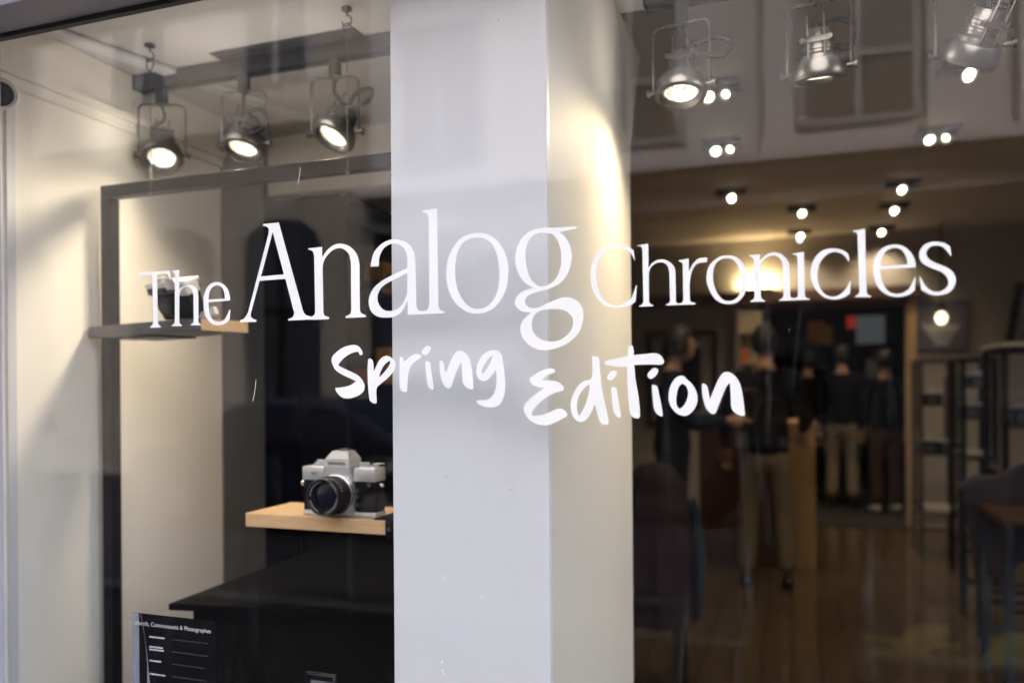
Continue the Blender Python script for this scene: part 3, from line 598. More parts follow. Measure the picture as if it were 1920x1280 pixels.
# ------------------------------------------------------------------ hanging wires and the black display frame
FY = 1.30
for u, vt, vb, lab in ((281,88,357,'thin wire hung from a ceiling hook in front of the leftmost spotlight'),(650,14,317,'thin wire hung from a ceiling hook in front of the spotlight beside the pillar')):
    p0 = P(u,vt,FY); p1 = P(u+4,vb,FY); top = Vector((p0.x,FY,2.089))
    t = thing('hanging_wire', lab, 'wire', top, 0, 'wires holding the black display frame')
    z = lambda p: p-top
    bm = bm_new(); cyl(bm,(0,0,0),(0,0,-.004),.010,seg=16); cyl(bm,(0,0,-.004),(0,0,-.014),.0018,seg=8)
    tube(bm,[Vector((0.010*math.sin(a),0,-.024+.010*math.cos(a))) for a in [R(q) for q in range(0,300,30)]],.0016,seg=8,n=3); obj('ceiling_hook', bm, M_nickel, t, True)
    bm = bm_new(); tube(bm,[Vector((0.009*math.sin(a),.0,-.040+.012*math.cos(a))) for a in [R(q) for q in range(0,360,30)]],.0014,seg=8,n=3,closed=True); obj('link', bm, M_nickel, t, True)
    bm = bm_new(); cyl(bm,(0,0,-.052),(0,0,-.068),.0022,.0009,seg=8); cyl(bm,(0,0,-.067),z(Vector((p0.x,FY,p1.z))),.0007,seg=6); cyl(bm,z(Vector((p0.x,FY,p1.z-.004))),z(Vector((p0.x,FY,p1.z-.012))),.004,seg=10); obj('steel_wire', bm, M_nickel, t, True)
fx0, fx1 = P(188,400,FY).x, P(215,400,FY).x
ztop = P(201,347,FY).z; zb = P(201,368,FY).z; fw = .026
t = thing('hanging_rack', 'black square metal frame hung in the window beside the cream wall', 'display frame', (fx0,FY,DECK))
zt = ztop-DECK
bm = bm_new(); box2(bm,(0,0,-.8),(fw,.026,zt-fw-.0005),.001); obj('post', bm, M_frame, t)
bm = bm_new(); box2(bm,(0,0,zt-fw),(.96,.026,zt),.001); obj('top_bar', bm, M_frame, t)
bm = bm_new(); box2(bm,(.934,0,-.8),(.96,.026,zt-fw-.0005),.001); obj('post', bm, M_frame, t)

# upper shelf, rotated
cz = P(378,597,1.2); c0 = Vector((cz.x,1.2,cz.z)); ang = math.atan2(.222,-.975)
t = thing('wall_shelf', 'grey fronted shelf with a pale wood end hung on the black frame, seen from below', 'shelf', c0)
ld = Vector((-.975,.222,0)); dd = Vector((.30,.954,0)); th = .0215
def slab(bm, L0, L1, D0, D1, z0, z1):
    q = [ld*L0+dd*D0, ld*L1+dd*D0, ld*L1+dd*D1, ld*L0+dd*D1]; prism(bm, [(v.x,v.y) for v in q], z0, z1)
bm = bm_new(); slab(bm, 0,.002,.0,.10,-th,0); slab(bm,.0021,.372,.003,.10,-th,0); obj('board', bm, M_oak, t)
bm = bm_new(); slab(bm, .0022,.372,-.0005,.0028,-th-.0005,.0005); slab(bm,.0022,.372,.0,.0998,.0006,.0016); slab(bm,.0022,.372,.0029,.0998,-th-.0016,-th-.0006); obj('grey_facing', bm, M_gwood, t)  # front, top and underside faced in darker grey than the wood end
bm = bm_new(); slab(bm, .16,.30,.01,.10,-th-.005,-th-.002); obj('bracket', bm, M_frame, t)

# lower shelf
q0 = P(460,961,1.2); q1 = P(722,966,1.2); sz = q0.z
t = thing('wall_shelf', 'pale wooden shelf beside the pillar carrying the silver camera', 'shelf', (q0.x,1.2,sz))
wd = q1.x-q0.x
bm = bm_new(); box2(bm,(0,0,-.0245),(wd,.14,0),.001); obj('board', bm, M_oak, t)
bm = bm_new(); box2(bm,(wd+.0005,-.001,-.03),(wd+.02,.12,.0025),.0008); box2(bm,(wd-.022,.0,.0002),(wd+.0004,.12,.0025),.0005); obj('bracket', bm, M_frame, t)
bm = bm_new(); cyl(bm,(wd+.0205,.012,-.012),(wd+.024,.012,-.012),.004,seg=12); cyl(bm,(wd+.008,-.0012,-.014),(wd+.008,-.003,-.014),.004,seg=12); obj('bolt', bm, M_nickel, t)

# ------------------------------------------------------------------ the cameras
def slr():
    x0, x1 = P(567,900,1.215).x, P(704,900,1.215).x
    t = thing('film_camera', 'silver and black film camera with its lens over the edge of the pale wooden shelf', 'camera', ((x0+x1)/2,1.232,sz+.0005))
    hw = (x1-x0)/2; f = -.017; bk = .02
    def rbox(bm, a, b, bev=.004): box2(bm, a, b, bev)
    bm = bm_new(); rbox(bm,(-hw+.001,f+.001,.008),(hw-.001,bk,.062),.003); obj('body', bm, M_leather, t, True)
    bm = bm_new(); rbox(bm,(-hw,f,0),(hw,bk+.001,.0085),.002); obj('base_plate', bm, M_silver, t, True)
    bm = bm_new()
    rbox(bm,(-hw,f-.001,.0615),(-.028,bk+.001,.086),.0025); rbox(bm,(.030,f-.001,.0615),(hw,bk+.001,.086),.0025); rbox(bm,(-.0275,f+.004,.0615),(.0295,bk+.001,.084),.001)
    obj('top_plate', bm, M_silver, t, True)
    # mirror-box front, flared downwards
    bm = bm_new()
    fr = [(-.020,.088),(.024,.088),(.031,.060),(.033,.004),(-.028,.004),(-.026,.060)]
    a = [bm.verts.new((x,f-.009,z)) for x,z in fr]; b = [bm.verts.new((x*1.04,f+.001,z)) for x,z in fr]
    bm.faces.new(a); bm.faces.new(list(reversed(b)))
    for i in range(6): j=(i+1)%6; bm.faces.new((a[i],a[j],b[j],b[i]))
    obj('front_housing', bm, M_silver, t)
    # prism housing with sloped faces
    bm = bm_new()
    base = [(-.024,f-.008,.0865),(.027,f-.008,.0865),(.029,.014,.0865),(-.026,.014,.0865)]
    mid  = [(-.022,f-.0065,.101),(.025,f-.0065,.101),(.027,.014,.101),(-.024,.014,.101)]
    top  = [(-.014,f+.004,.114),(.017,f+.004,.114),(.015,.012,.114),(-.012,.012,.114)]
    R_ = [[bm.verts.new(p) for p in q] for q in (base,mid,top)]
    for A,B in zip(R_,R_[1:]):
        for i in range(4): j=(i+1)%4; bm.faces.new((A[i],A[j],B[j],B[i]))
    bm.faces.new(R_[2]); bm.faces.new(list(reversed(R_[0])))
    pr = obj('prism_housing', bm, M_silver, t)
    bm = bm_new()   # ridge line and dark finder block
    box2(bm,(-.010,.0125,.088),(.013,.030,.112),.002); obj('viewfinder', bm, M_blackp, t)
    bm = bm_new(); bx(bm,(.0015,.004,.1155),(.016,.018,.003),bev=.0006); obj('accessory_shoe', bm, M_dnick, t)
    M = Matrix.Translation((.0015,f-.0079,.0935)) @ Matrix.Rotation(R(6),4,'X') @ Matrix.Rotation(R(90),4,'X')
    me = text_mesh('minolta', .0115, .0002); me.materials.append(M_blackp); link('nameplate', me, pr, M)
    me = text_mesh('SRT', .0075, .0002); me.materials.append(M_dnick); link('model_mark', me, t, Matrix.Translation((-hw+.026,f-.0013,.0735)) @ Matrix.Rotation(R(90),4,'X'))
    # lens
    lz = .040; L = Matrix.Translation((.002,f-.009,lz)) @ Matrix.Rotation(R(90),4,'X')   # local +Z -> -Y
    bm = bm_new(); lathe(bm,[(.0,0),(.034,0),(.0345,.002),(.0345,.005),(.032,.006)],48,L); obj('lens_mount', bm, M_chrome, t, True)
    bm = bm_new()
    prof=[(.031,.005),(.033,.007),(.033,.012)]
    for i in range(9): prof += [(.0325,.0125+i*.0016),(.0335,.0129+i*.0016),(.0335,.0135+i*.0016),(.0325,.0139+i*.0016)]
    prof += [(.031,.028),(.031,.033),(.0325,.034),(.0325,.043),(.0315,.0445),(.029,.0445),(.0275,.043),(.0215,.036),(.021,.0345)]
    lathe(bm,prof,56,L); ln = obj('lens', bm, M_blackp, t, True)
    bm = bm_new(); lathe(bm,[(0,.037),(.007,.0368),(.014,.0358),(.021,.0345)],40,L); obj('front_glass', bm, mat('lens_glass',(.008,.004,.012),.05,spec=.5,var=0), ln, True)
    bm = bm_new(); lathe(bm,[(.0302,.0446),(.0306,.0448),(.031,.0446)],56,L); obj('rim', bm, M_nickel, ln, True)
    bm = bm_new()    # ring of small white engraving around the front glass and scale marks on the barrel
    rnd = random.Random(3)
    for i in range(46):
        if i%23 in (0,1,9,10,11,12): continue
        a = 2*math.pi*i/46; rr = .0262
        v = L @ Vector((rr*math.cos(a),rr*math.sin(a),.0422)); bx(bm, v, (.0012,.0004,.0018), Matrix.Rotation(-a,3,'Y'))
    for i in range(26):
        a = R(20)+2*math.pi*i/38; v = L @ Vector((.0312*math.cos(a),.0312*math.sin(a),.0305)); bx(bm, v, (.0014,.0018,.0014))
    obj('engraving', bm, mat('white_engraving',(.7,.7,.7),.5), ln)
    bm = bm_new(); v = L @ Vector((.0312*math.cos(R(55)),.0312*math.sin(R(55)),.031)); bx(bm,v,(.003,.003,.003)); obj('red_index', bm, mat('red_mark',(.6,.03,.03),.4), ln)
    # dials and levers
    bm = bm_new(); cyl(bm,(-.048,.003,.086),(-.048,.003,.092),.011,seg=32); cyl(bm,(-.048,.003,.092),(-.048,.003,.095),.006,seg=24); bx(bm,(-.048,.003,.0955),(.016,.004,.0018),bev=.0006); obj('rewind_knob', bm, M_silver, t, True)
    bm = bm_new(); cyl(bm,(.040,.004,.086),(.040,.004,.093),.0095,seg=32); obj('shutter_dial', bm, M_silver, t, True)
    bm = bm_new(); cyl(bm,(.059,.006,.086),(.059,.006,.091),.009,seg=24); bx(bm,(.066,.010,.0915),(.020,.005,.0022),Matrix.Rotation(R(25),3,'Z'),.0006); obj('advance_lever', bm, M_chrome, t, True)
    for s in (-1,1):
        bm = bm_new(); cyl(bm,(s*hw,-.004,.056),(s*(hw+.005),-.004,.056),.003,seg=12); sph(bm,(s*(hw+.006),-.006,.055),.0045); obj('strap_lug', bm, M_chrome, t, True)
    bm = bm_new()
    for z in (.047,.036,.022): cyl(bm,(.040,f+.002,z),(.040,f-.006,z),.0035,seg=14)
    obj('release_button', bm, M_nickel, t, True)
    bm = bm_new(); cyl(bm,(hw-.012,f+.002,.057),(hw-.012,f-.003,.057),.004,seg=14); obj('flash_socket', bm, M_nickel, t, True)
slr()
def compact():
    p = P(330,566,1.212); k = .001
    t = thing('film_camera', 'black camera with a silver top leaning on the upper grey shelf behind the word The', 'camera', (p.x,1.225,c0.z+.0012))
    T = Matrix.Translation((0,.008,.007)) @ Matrix.Rotation(R(-8),4,'Z') @ Matrix.Rotation(R(24),4,'X')
    hw=.052
    bm = bm_new()
    fr = [(-hw,.062),(hw,.062),(hw-.006,.0),(-hw+.016,.0)]
    a = [bm.verts.new((x,-.016,z)) for x,z in fr]; b = [bm.verts.new((x,.016,z)) for x,z in fr]; bm.faces.new(a); bm.faces.new(list(reversed(b)))
    for i in range(4): j=(i+1)%4; bm.faces.new((a[i],a[j],b[j],b[i]))
    bmesh.ops.bevel(bm, geom=bm.edges[:], offset=.002, segments=2, affect='EDGES'); obj('body', bm, M_leather, t, M=T)
    bm = bm_new(); box2(bm,(-hw-.001,-.018,.052),(hw+.001,.018,.0635),.001); obj('front_band', bm, mat('grey_band',(.07,.07,.08),.4), t, M=T)
    bm = bm_new(); box2(bm,(-hw-.002,-.019,.0637),(hw+.003,.019,.073),.003); box2(bm,(.004,-.021,.060),(.030,-.018,.082),.002); obj('top_plate', bm, M_silver, t, True, T)
    bm = bm_new(); box2(bm,(.034,-.022,.046),(.056,.012,.071),.003); obj('flash_unit', bm, mat('pale_plastic',(.6,.59,.56),.4), t, M=T)
    bm = bm_new(); cyl(bm,(-.002,-.016,.030),(-.002,-.032,.030),.021,.019,seg=32); ln = obj('lens', bm, M_blackp, t, True, T)
    bm = bm_new(); cyl(bm,(-.002,-.0321,.030),(-.002,-.0328,.030),.012,seg=24); obj('front_glass', bm, MATS['lens_glass'], ln, True)
    bm = bm_new(); cyl(bm,(-.024,.0,.073),(-.024,.0,.080),.008,seg=24); cyl(bm,(-.006,.0,.073),(-.006,.0,.077),.005,seg=24); obj('dial', bm, M_silver, t, True, T)
    bm = bm_new(); box2(bm,(-.034,-.0195,.0545),(-.020,-.0185,.0605)); box2(bm,(-.012,-.0195,.0545),(.000,-.0185,.0605)); obj('viewfinder', bm, M_blackp, t, M=T)
    bm = bm_new(); bx(bm,(.055,.005,.008),(.05,.012,.016),Matrix.Rotation(R(-18),3,'Y'),.002); obj('prop', bm, MATS['pale_plastic'], t)
compact()

# ------------------------------------------------------------------ black table, poster, little frame, security camera
tz = .99
a = PZ(315,1131,tz)
pts = [(a.x,a.y),(pxa-.004,1.245),(pxa-.004,1.9),(a.x-.03,1.9)]
t = thing('display_table', 'matte black display table with a sharp left corner below the wooden shelf', 'table', (a.x,a.y,0))
bm = bm_new(); prism(bm, [(x-a.x,y-a.y) for x,y in pts], tz-.012, tz); bmesh.ops.bevel(bm, geom=bm.edges[:], offset=.0015, segments=2, affect='EDGES'); obj('tabletop', bm, mat('black_laminate',(.003,.003,.0035),.5,var=.2,spec=.08), t)
bm = bm_new(); prism(bm, [(.03,.03),(pxa-.02-a.x,.115),(pxa-.02-a.x,.72),(0.0,.72)], 0, tz-.013); obj('base', bm, mat('dark_panel',(.005,.0045,.004),.7,var=.35,scale=3,spec=.08), t)
p0, p1 = P(249,1147,GL1+.002), P(404,1147,GL1+.002)
t = thing('poster', 'black poster with white heading and a curled left edge stuck inside the glass', 'poster', (p0.x,GL1+.002,p0.z))
W_ = p1.x-p0.x
M_bl = mat('black_poster_paper',(.004,.004,.006),.7,spec=.05)
bm = bm_new(); box2(bm,(.012,0,-.30),(W_,.0006,0)); obj('sheet', bm, M_bl, t)
bm = bm_new(); rows=[]
for i in range(9):
    z = -.30*i/8; ww = (.018+.018*min(1,i/3)); row=[]
    for k in range(9):
        q = k/8; row.append(bm.verts.new((ww*q, -.0006-.0035*math.sin(q*math.pi)*(.4+.6*math.sin(i*1.7)**2) if False else -.0005-.0*q, z)) if False else bm.verts.new((ww*q, .004*math.sin(math.pi*q)-.0008+.0016*math.sin(i*1.3)*q, z)))
    rows.append(row)
for A,B in zip(rows,rows[1:]):
    for i in range(8): bm.faces.new((A[i],A[i+1],B[i+1],B[i]))
bmesh.ops.translate(bm, vec=(0,-.0012,0), verts=bm.verts)
obj('curled_edge', bm, mat('grey_paper_back',(.22,.23,.27),.5,var=.2,scale=40), t, True)
me = text_mesh('Collectifs, Communautés & Photographes', .0088, .0001, 'RIGHT'); me.materials.append(mat('poster_white',(.6,.6,.64),.6))
link('heading', me, t, Matrix.Translation((W_-.008,-.0003,-.0155)) @ Matrix.Rotation(R(90),4,'X'))
bm = bm_new(); rnd = random.Random(5)
for i,(wl,zz_) in enumerate([(.028,-.034),(.022,-.049),(.024,-.053),(.019,-.070),(.026,-.090),(.036,-.108),(.022,-.126),(.03,-.145),(.025,-.165)]):
    x = .032
    while x < .032+wl:
        l_ = rnd.uniform(.002,.006); box2(bm,(x,-.0005,zz_-.0011),(x+l_,-.0002,zz_+.0011)); x += l_+.0008
obj('text_line', bm, MATS['poster_white'], t)
bm = bm_new()
for i in range(9):
    x = .075
    while x < .135:
        l_ = rnd.uniform(.003,.008); box2(bm,(x,-.0005,-.034-.0185*i-.0008),(x+l_,-.0002,-.034-.0185*i+.0008)); x += l_+.0012
obj('text_line', bm, mat('poster_grey',(.035,.033,.035),.7), t)
bm = bm_new(); box2(bm,(-1.38,.955,0),(pxa-.002,1.15,DECK)); tag(obj('plinth', bm, mat('dark_base_paint',(.005,.0045,.004),.7,var=.2,spec=.08)), 'dark boxed window base under the black table', 'plinth')
p0 = P(574,1258,1.08); p1 = P(629,1264,1.08)
t = thing('photo_frame', 'small silver edged picture frame standing at the bottom of the left pane', 'photo frame', (p0.x,1.08,DECK))
w_=p1.x-p0.x; h_=p0.z-DECK
bm = bm_new(); box2(bm,(0,0,0),(w_,.006,h_),.002); obj('backing', bm, M_blackp, t)
bm = bm_new()
for q in (((0,-.003,0),(.003,-.0002,h_)),((w_-.003,-.003,0),(w_,-.0002,h_)),((.0031,-.003,h_-.003),(w_-.0031,-.0002,h_)),((.0031,-.003,0),(w_-.0031,-.0002,.003))): box2(bm,*q)
obj('rim', bm, M_chrome, t)
bm = bm_new(); box2(bm,(.009,-.001,.01),(w_-.006,-.0002,h_-.012)); obj('picture', bm, mat('picture_grey',(.16,.16,.18),.3), t)

pc = PX(2,176,XL+.055)
t = thing('security_camera', 'white round security camera with a black lens at the upper left edge', 'security camera', pc)
vd = (Vector((-.35,-1.6,-.5)) ).normalized(); vd = (EYEV+Vector((-.25,0,0))-pc).normalized()
M = vd.to_track_quat('Z','Y').to_matrix().to_4x4()
bm = bm_new(); lathe(bm,[(0,-.05),(.024,-.048),(.028,-.02),(.029,.010),(.0275,.0135),(.022,.0125),(.021,.009)],36,M); obj('housing', bm, mat('white_plastic',(.75,.74,.72),.35), t, True)
bm = bm_new(); lathe(bm,[(.0215,.0095),(.012,.010),(.011,.0125),(0,.0135)],36,M); obj('lens', bm, M_blackp, t, True)
bm = bm_new(); cyl(bm,(0,0,.02),(-.045,0,.06),.008,seg=12); cyl(bm,(-.04,0,.06),(-.054,0,.06),.02,seg=20); obj('bracket', bm, MATS['white_plastic'], t, True)

# scratch flecks on the glass
bm = bm_new()
for (u0,v0,u1,v1,wv) in ((563,314,558,346,.9),(480,712,474,752,.7),(1105,330,1108,336,.5)):
    a = P(u0,v0,GL0-.0004); b = P(u1,v1,GL0-.0004); tube(bm,[a,(a+b)/2+Vector((.0008,0,0)),b],.0005*wv,seg=6)
tag(obj('glass_scratch', bm, mat('scratch_white',(.75,.7,.6),.5)), 'few short pale scratches on the outside of the window pane', 'scratches')

# ------------------------------------------------------------------ black shelving behind the display
x0 = P(560,400,1.95).x; x1 = P(650,400,1.95).x; zt = P(650,364,1.95).z
t = thing('shelving_unit', 'tall black shelving full of small dark boxes behind the silver camera', 'shelving', (x0,1.95,0))
w_ = x1-x0
bm = bm_new(); box2(bm,(0,0,0),(w_,.02,zt)); box2(bm,(0,3.18,0),(w_,3.2,zt)); box2(bm,(0,.0205,0),(.02,3.179,zt)); box2(bm,(0,.0205,zt-.02),(w_,3.179,zt-.0005)); obj('carcass', bm, M_black, t)
for i in range(6):
    bm = bm_new(); box2(bm,(.021,.021,.25+i*.28),(w_-.001,3.178,.27+i*.28)); obj('shelf', bm, M_black, t)
rnd = random.Random(11)
cols = [(.30,.06,.02),(.40,.20,.03),(.05,.05,.09),(.03,.03,.035),(.22,.22,.24),(.10,.02,.03),(.02,.02,.02),(.06,.04,.12)]
WHERE = {}
for k in range(40):
    i = rnd.randrange(6); y = 1.95+.05+rnd.random()*3.0; h = rnd.uniform(.04,.14); d = rnd.uniform(.04,.11); c = rnd.choice(cols)
    z0 = .2705+i*.28
    nm = ['red','amber','navy','black','grey','maroon','dark','violet'][cols.index(c)]
    bm = bm_new(); box2(bm,(-d/2,-d/2,0),(d/2,d/2,h),.002)
    o = obj('product_box', bm, mat('box_%s'%nm, c, .5), None); o.location = (x1-d/2-.01-.03*rnd.random(), y, z0)
    q = bm_new(); box2(q,(d/2+.0003,-d*.3,h*.25),(d/2+.001,d*.3,h*.7)); obj('box_label', q, mat('box_label_paint',(.16,.15,.15),.6), o)
    order = ['lowest','second lowest','third','fourth','fifth','top'][i]
    size = ('tall' if h>.1 else 'low' if h<.065 else 'medium')+(' wide' if d>.075 else ' narrow')
    WHERE.setdefault((nm,order,size),[]).append((y,o))
for (nm,order,size),L_ in WHERE.items():
    L_.sort(key=lambda q: q[0])
    for n_,(y,o) in enumerate(L_):
        tag(o, '%s %s box, %s shelf of the black unit%s'%(size,nm,order,'' if len(L_)==1 else [', nearest of its kind',', farther of its kind',', farthest of its kind'][min(n_,2)]), 'box', 'boxes on the black shelving')

# ------------------------------------------------------------------ recessed ceiling lamps
M_bulb = emis('warm_bulb', (1.0,.90,.66), 2.4)
M_bulb2 = emis('amber_bulb', (1.0,.62,.30), .35)
ZC = 2.85
def downlight(u, v, label, n=1, square=True, z=ZC, m=None, power=18, lit=True, s=.115):
    p = PZ(u,v,z)
    t = thing('ceiling_lamp', label, 'ceiling lamp', (p.x,p.y,z), 0, 'small lamps in the shop ceiling')
    bm = bm_new()
    for a,b in (((-s,-s*.7,-.022),(s,-s*.62,-.0005)),((-s,s*.62,-.022),(s,s*.7,-.0005)),((-s,-s*.618,-.022),(-s*.92,s*.618,-.0005)),((s*.92,-s*.618,-.022),(s,s*.618,-.0005)),((-s*.918,-s*.617,-.006),(s*.918,s*.617,-.001))): box2(bm,a,b)
    obj('frame', bm, M_blackp, t)
    for k in range(n):
        x = (k-(n-1)/2)*s*.8 
        bm = bm_new(); Q = Matrix.Translation((x,0,-.045)) @ Matrix.Rotation(R(-38-14*k),4,'X') @ Matrix.Rotation(R(-15+40*k),4,'Y')
        lathe(bm,[(.012,.022),(.024,.010),(.034,-.012),(.032,-.015)],20,Q); hd = obj('lamp_head', bm, M_nickel, t, True)
        bm = bm_new(); kr = 1 if k==0 else .6; lathe(bm,[(0,-.016),(.012*kr,-.0150),(.020*kr,-.0125)],20,Q); obj('bulb', bm, m or M_bulb, hd, True)
    if lit:
        li = bpy.data.lights.new('ceiling_lamp_light','SPOT'); li.energy = power; li.color = (1,.80,.55); li.spot_size = R(110); li.spot_blend=.8; li.shadow_soft_size=.05
        lo = bpy.data.objects.new('ceiling_lamp_light', li); C.objects.link(lo); lo.parent = t; lo.location = (0,0,-.07); lo.rotation_euler = (R(12),0,0)
for a in [(1356,266,'twin ceiling lamp nearest the pillar, directly above the letters h and r',2),(1371,358,'ceiling lamp above the word Chronicles, left of the others with a black square frame',1),
          (1503,388,'uppermost of the three ceiling lamps stacked over the letter i',1),(1500,432,'middle of the three ceiling lamps stacked over the letter i',1),(1499,457,'lowest of the three ceiling lamps stacked over the letter i',1),
          (1758,244,'twin ceiling lamp highest at the right below the corner spotlight',2),(1690,342,'ceiling lamp over the letters e and s with a dark frame beside it',1),(1676,383,'second ceiling lamp down the right hand row, tilted',1),
          (1652,425,'third ceiling lamp down the right hand row beside the letter l',1),(1640,456,'lowest ceiling lamp of the right hand row, just above the letter e',1),
          (1345,160,'ceiling lamp just to the right of the grey spotlight by the pillar',2),(1815,118,'ceiling lamp glowing behind the corner spotlight',1)]:
    downlight(a[0],a[1],a[2],a[3],power=1.8)
for a in [(1551,570,'upper of two amber lamps close together in the dark far room'),(1568,598,'amber lamp lowest on the left in the dark far room'),(1595,583,'amber lamp between the others in the dark far room'),(1665,570,'white lamp at the right of the dark far room, under the letter e')]:
    downlight(a[0],a[1],a[2],1,z=2.72,m=M_bulb2 if a[0]<1600 else M_bulb,lit=False)

# glow over the lintel: a wall washer lamp above the man in black
p = P(1420,556,YB-.06)
t = thing('wall_washer', 'warm wall lamp above the brown lintel glowing on the upper back wall', 'wall lamp', (p.x,YB-.05,2.315))
bm = bm_new(); box2(bm,(-.16,-.04,0),(.16,.03,.03)); obj('trough', bm, M_blackp, t)
bm = bm_new(); box2(bm,(-.14,-.03,.0305),(.14,.02,.036)); obj('tube', bm, emis('washer_tube',(1,.72,.36),.35), t)
li = bpy.data.lights.new('wall_washer_light','AREA'); li.shape='RECTANGLE'; li.size=.3; li.size_y=.05; li.energy=.75; li.color=(1,.76,.42)
lo = bpy.data.objects.new('wall_washer_light', li); C.objects.link(lo); lo.parent=t; lo.location=(0,-.02,.045); lo.rotation_euler=(R(180-62),0,0)

# ------------------------------------------------------------------ people
def applied(o):
    bpy.context.view_layer.update()
    dg = bpy.context.evaluated_depsgraph_get(); me = bpy.data.meshes.new_from_object(o.evaluated_get(dg))
    bpy.data.objects.remove(o); return me
def skin_mesh(chains, root=0, sub=1):
    """chains: list of [(point, radius)...]; equal points are shared"""
    vs, rs, es, idx = [], [], [], {}
    for ch in chains:
        last = None
        for p, r in ch:
            k = tuple(round(c,4) for c in p)
            if k not in idx: idx[k] = len(vs); vs.append(Vector(p)); rs.append(r)
            i = idx[k]
            if last is not None and last != i: es.append((last,i))
            last = i
    me = bpy.data.meshes.new('s'); me.from_pydata(vs, es, [])
    o = bpy.data.objects.new('s', me); C.objects.link(o)
    m = o.modifiers.new('k','SKIN'); m.use_smooth_shade = True
    for i, sv in enumerate(me.skin_vertices[0].data):
        r = rs[i]; sv.radius = (r if isinstance(r,tuple) else (r,r)); sv.use_root = (i == root)
    s = o.modifiers.new('d','SUBSURF'); s.levels = sub; s.render_levels = sub
    return applied(o)
SKIN = mat('skin', (.42,.24,.16), .5, var=.06, scale=30)
def person(label, loc, rz, J={}, top=(.015,.016,.02), trousers=(.16,.13,.09), hair=(.012,.009,.007), shoe=(.01,.01,.01), H=1.75, tilt=0, collar=None, coat=False, hold=None, headturn=0, scale_w=1, shoe_group=None):
    s = H/1.75
    t = thing('person', label, 'person', loc, rz)
    j = dict(pelvis=(0,0,.95), spine=(0,0,1.13), chest=(0,.0,1.32), neck=(0,.005,1.475), head=(0,-.015,1.63),
             shL=(-.175,0,1.42), elL=(-.235,.03,1.15), wrL=(-.24,-.05,.90), shR=(.175,0,1.42), elR=(.235,.03,1.15), wrR=(.24,-.05,.90),
             hipL=(-.085,0,.91), knL=(-.10,-.02,.50), anL=(-.11,.02,.09), hipR=(.085,0,.91), knR=(.10,-.02,.50), anR=(.11,.02,.09), hfL=(0,-.3,-1), hfR=(0,-.3,-1))
    j.update(J)
    V = {k: Vector(v)*(1 if k[:2]=='hf' else s) for k, v in j.items()}
    ch = [[(V['pelvis'],(.115*s,.10*s)),(V['spine'],(.115*s,.095*s)),(V['chest'],(.135*s,.10*s)),(V['neck'],.052*s),((V['head']+V['neck'])/2,.05*s),(V['head'],.06*s)]]
    for q in 'LR':
        ch.append([(V['chest'],(.135*s,.10*s)),(V['sh'+q],.052*s),((V['sh'+q]+V['el'+q])/2,.045*s),(V['el'+q],.037*s),((V['el'+q]+V['wr'+q])/2,.034*s),(V['wr'+q],.024*s)])
        ch.append([(V['pelvis'],(.115*s,.10*s)),(V['hip'+q],.08*s),((V['hip'+q]+V['kn'+q])/2,.072*s),(V['kn'+q],.052*s),((V['kn'+q]*.6+V['an'+q]*.4),.05*s),(V['an'+q],.033*s)])
    me = skin_mesh(ch)
    bm = bm_new(); bm.from_mesh(me)
    # head with face
    hc = V['head']+Vector((0,-.005,.03)); hr = Matrix.Rotation(headturn,3,'Z')
    def hp(x,y,z): return hc + hr @ Vector((x,y,z))*s
    sph(bm, hc, .1*s, (.76,.93,1.12), 20, hr); sph(bm, hp(0,-.03,-.055), .062*s, (.85,1,.9), 14, hr)
    sph(bm, hp(0,-.098,-.012), .016*s, (.7,1,1.5), 10, hr)              # nose
    for q in (-1,1):
        sph(bm, hp(q*.077,.005,-.012), .024*s, (.35,.7,1.2), 10, hr)    # ears
        sph(bm, hp(q*.03,-.079,.006), .013*s, (1.2,.6,.7), 8, hr)       # lids
    sph(bm, hp(0,-.088,-.052), .019*s, (1.3,.6,.45), 10, hr)            # lips
    for q in 'LR':                                                      # hands
        wv = V['wr'+q]; d = V['hf'+q].normalized(); sgn = -1 if q=='L' else 1
        side = d.cross(Vector((0,1,0) if abs(d.y)<.8 else (0,0,1))).normalized(); nrm = side.cross(d)
        pc = wv + d*.05*s
        Mr = Matrix((side, d, nrm)).transposed()
        sph(bm, pc, .05*s, (.78,1.0,.38), 12, Mr)
        for f in range(4):
            o0 = wv + d*.082*s + side*(f-1.5)*.019*s; ln = (.064,.074,.070,.054)[f]*s
            o1 = o0 + d*ln*.55 + nrm*sgn*.008*s; o2 = o0 + d*ln*.85 + nrm*sgn*.030*s
            tube(bm, [o0,o1,o2], .0085*s, seg=8, n=3)
        th0 = wv + d*.03*s + side*.03*s; tube(bm, [th0, th0+side*.025*s+d*.025*s, th0+side*.028*s+d*.055*s], .0105*s, seg=8, n=3)
    for q in 'LR':
        an = V['an'+q]; sph(bm, an+Vector((0,-.06,-.055))*s, .06*s, (.65,1.7,.55), 12)
    me2 = bpy.data.meshes.new('b'); bm.to_mesh(me2); bm.free()
    o = bpy.data.objects.new('b', me2); C.objects.link(o); rm = o.modifiers.new('r','REMESH'); rm.mode='VOXEL'; rm.voxel_size = .0075; rm.use_smooth_shade = True
    me = applied(o); me.materials.clear(); me.materials.append(SKIN); link('body', me, t)
    def cloth(name, chains, col, rough=.85, sub=2):
        me = skin_mesh(chains, sub=sub); me.materials.clear()
        me.materials.append(mat('cloth_%d_%d_%d'%tuple(int(c*999) for c in col), col, rough, var=.2, scale=14, bump=.6, bscale=16, spec=.1)); return link(name, me, t)
    hem = V['pelvis']+Vector((0,0,-.10 if not coat else -.22))*s
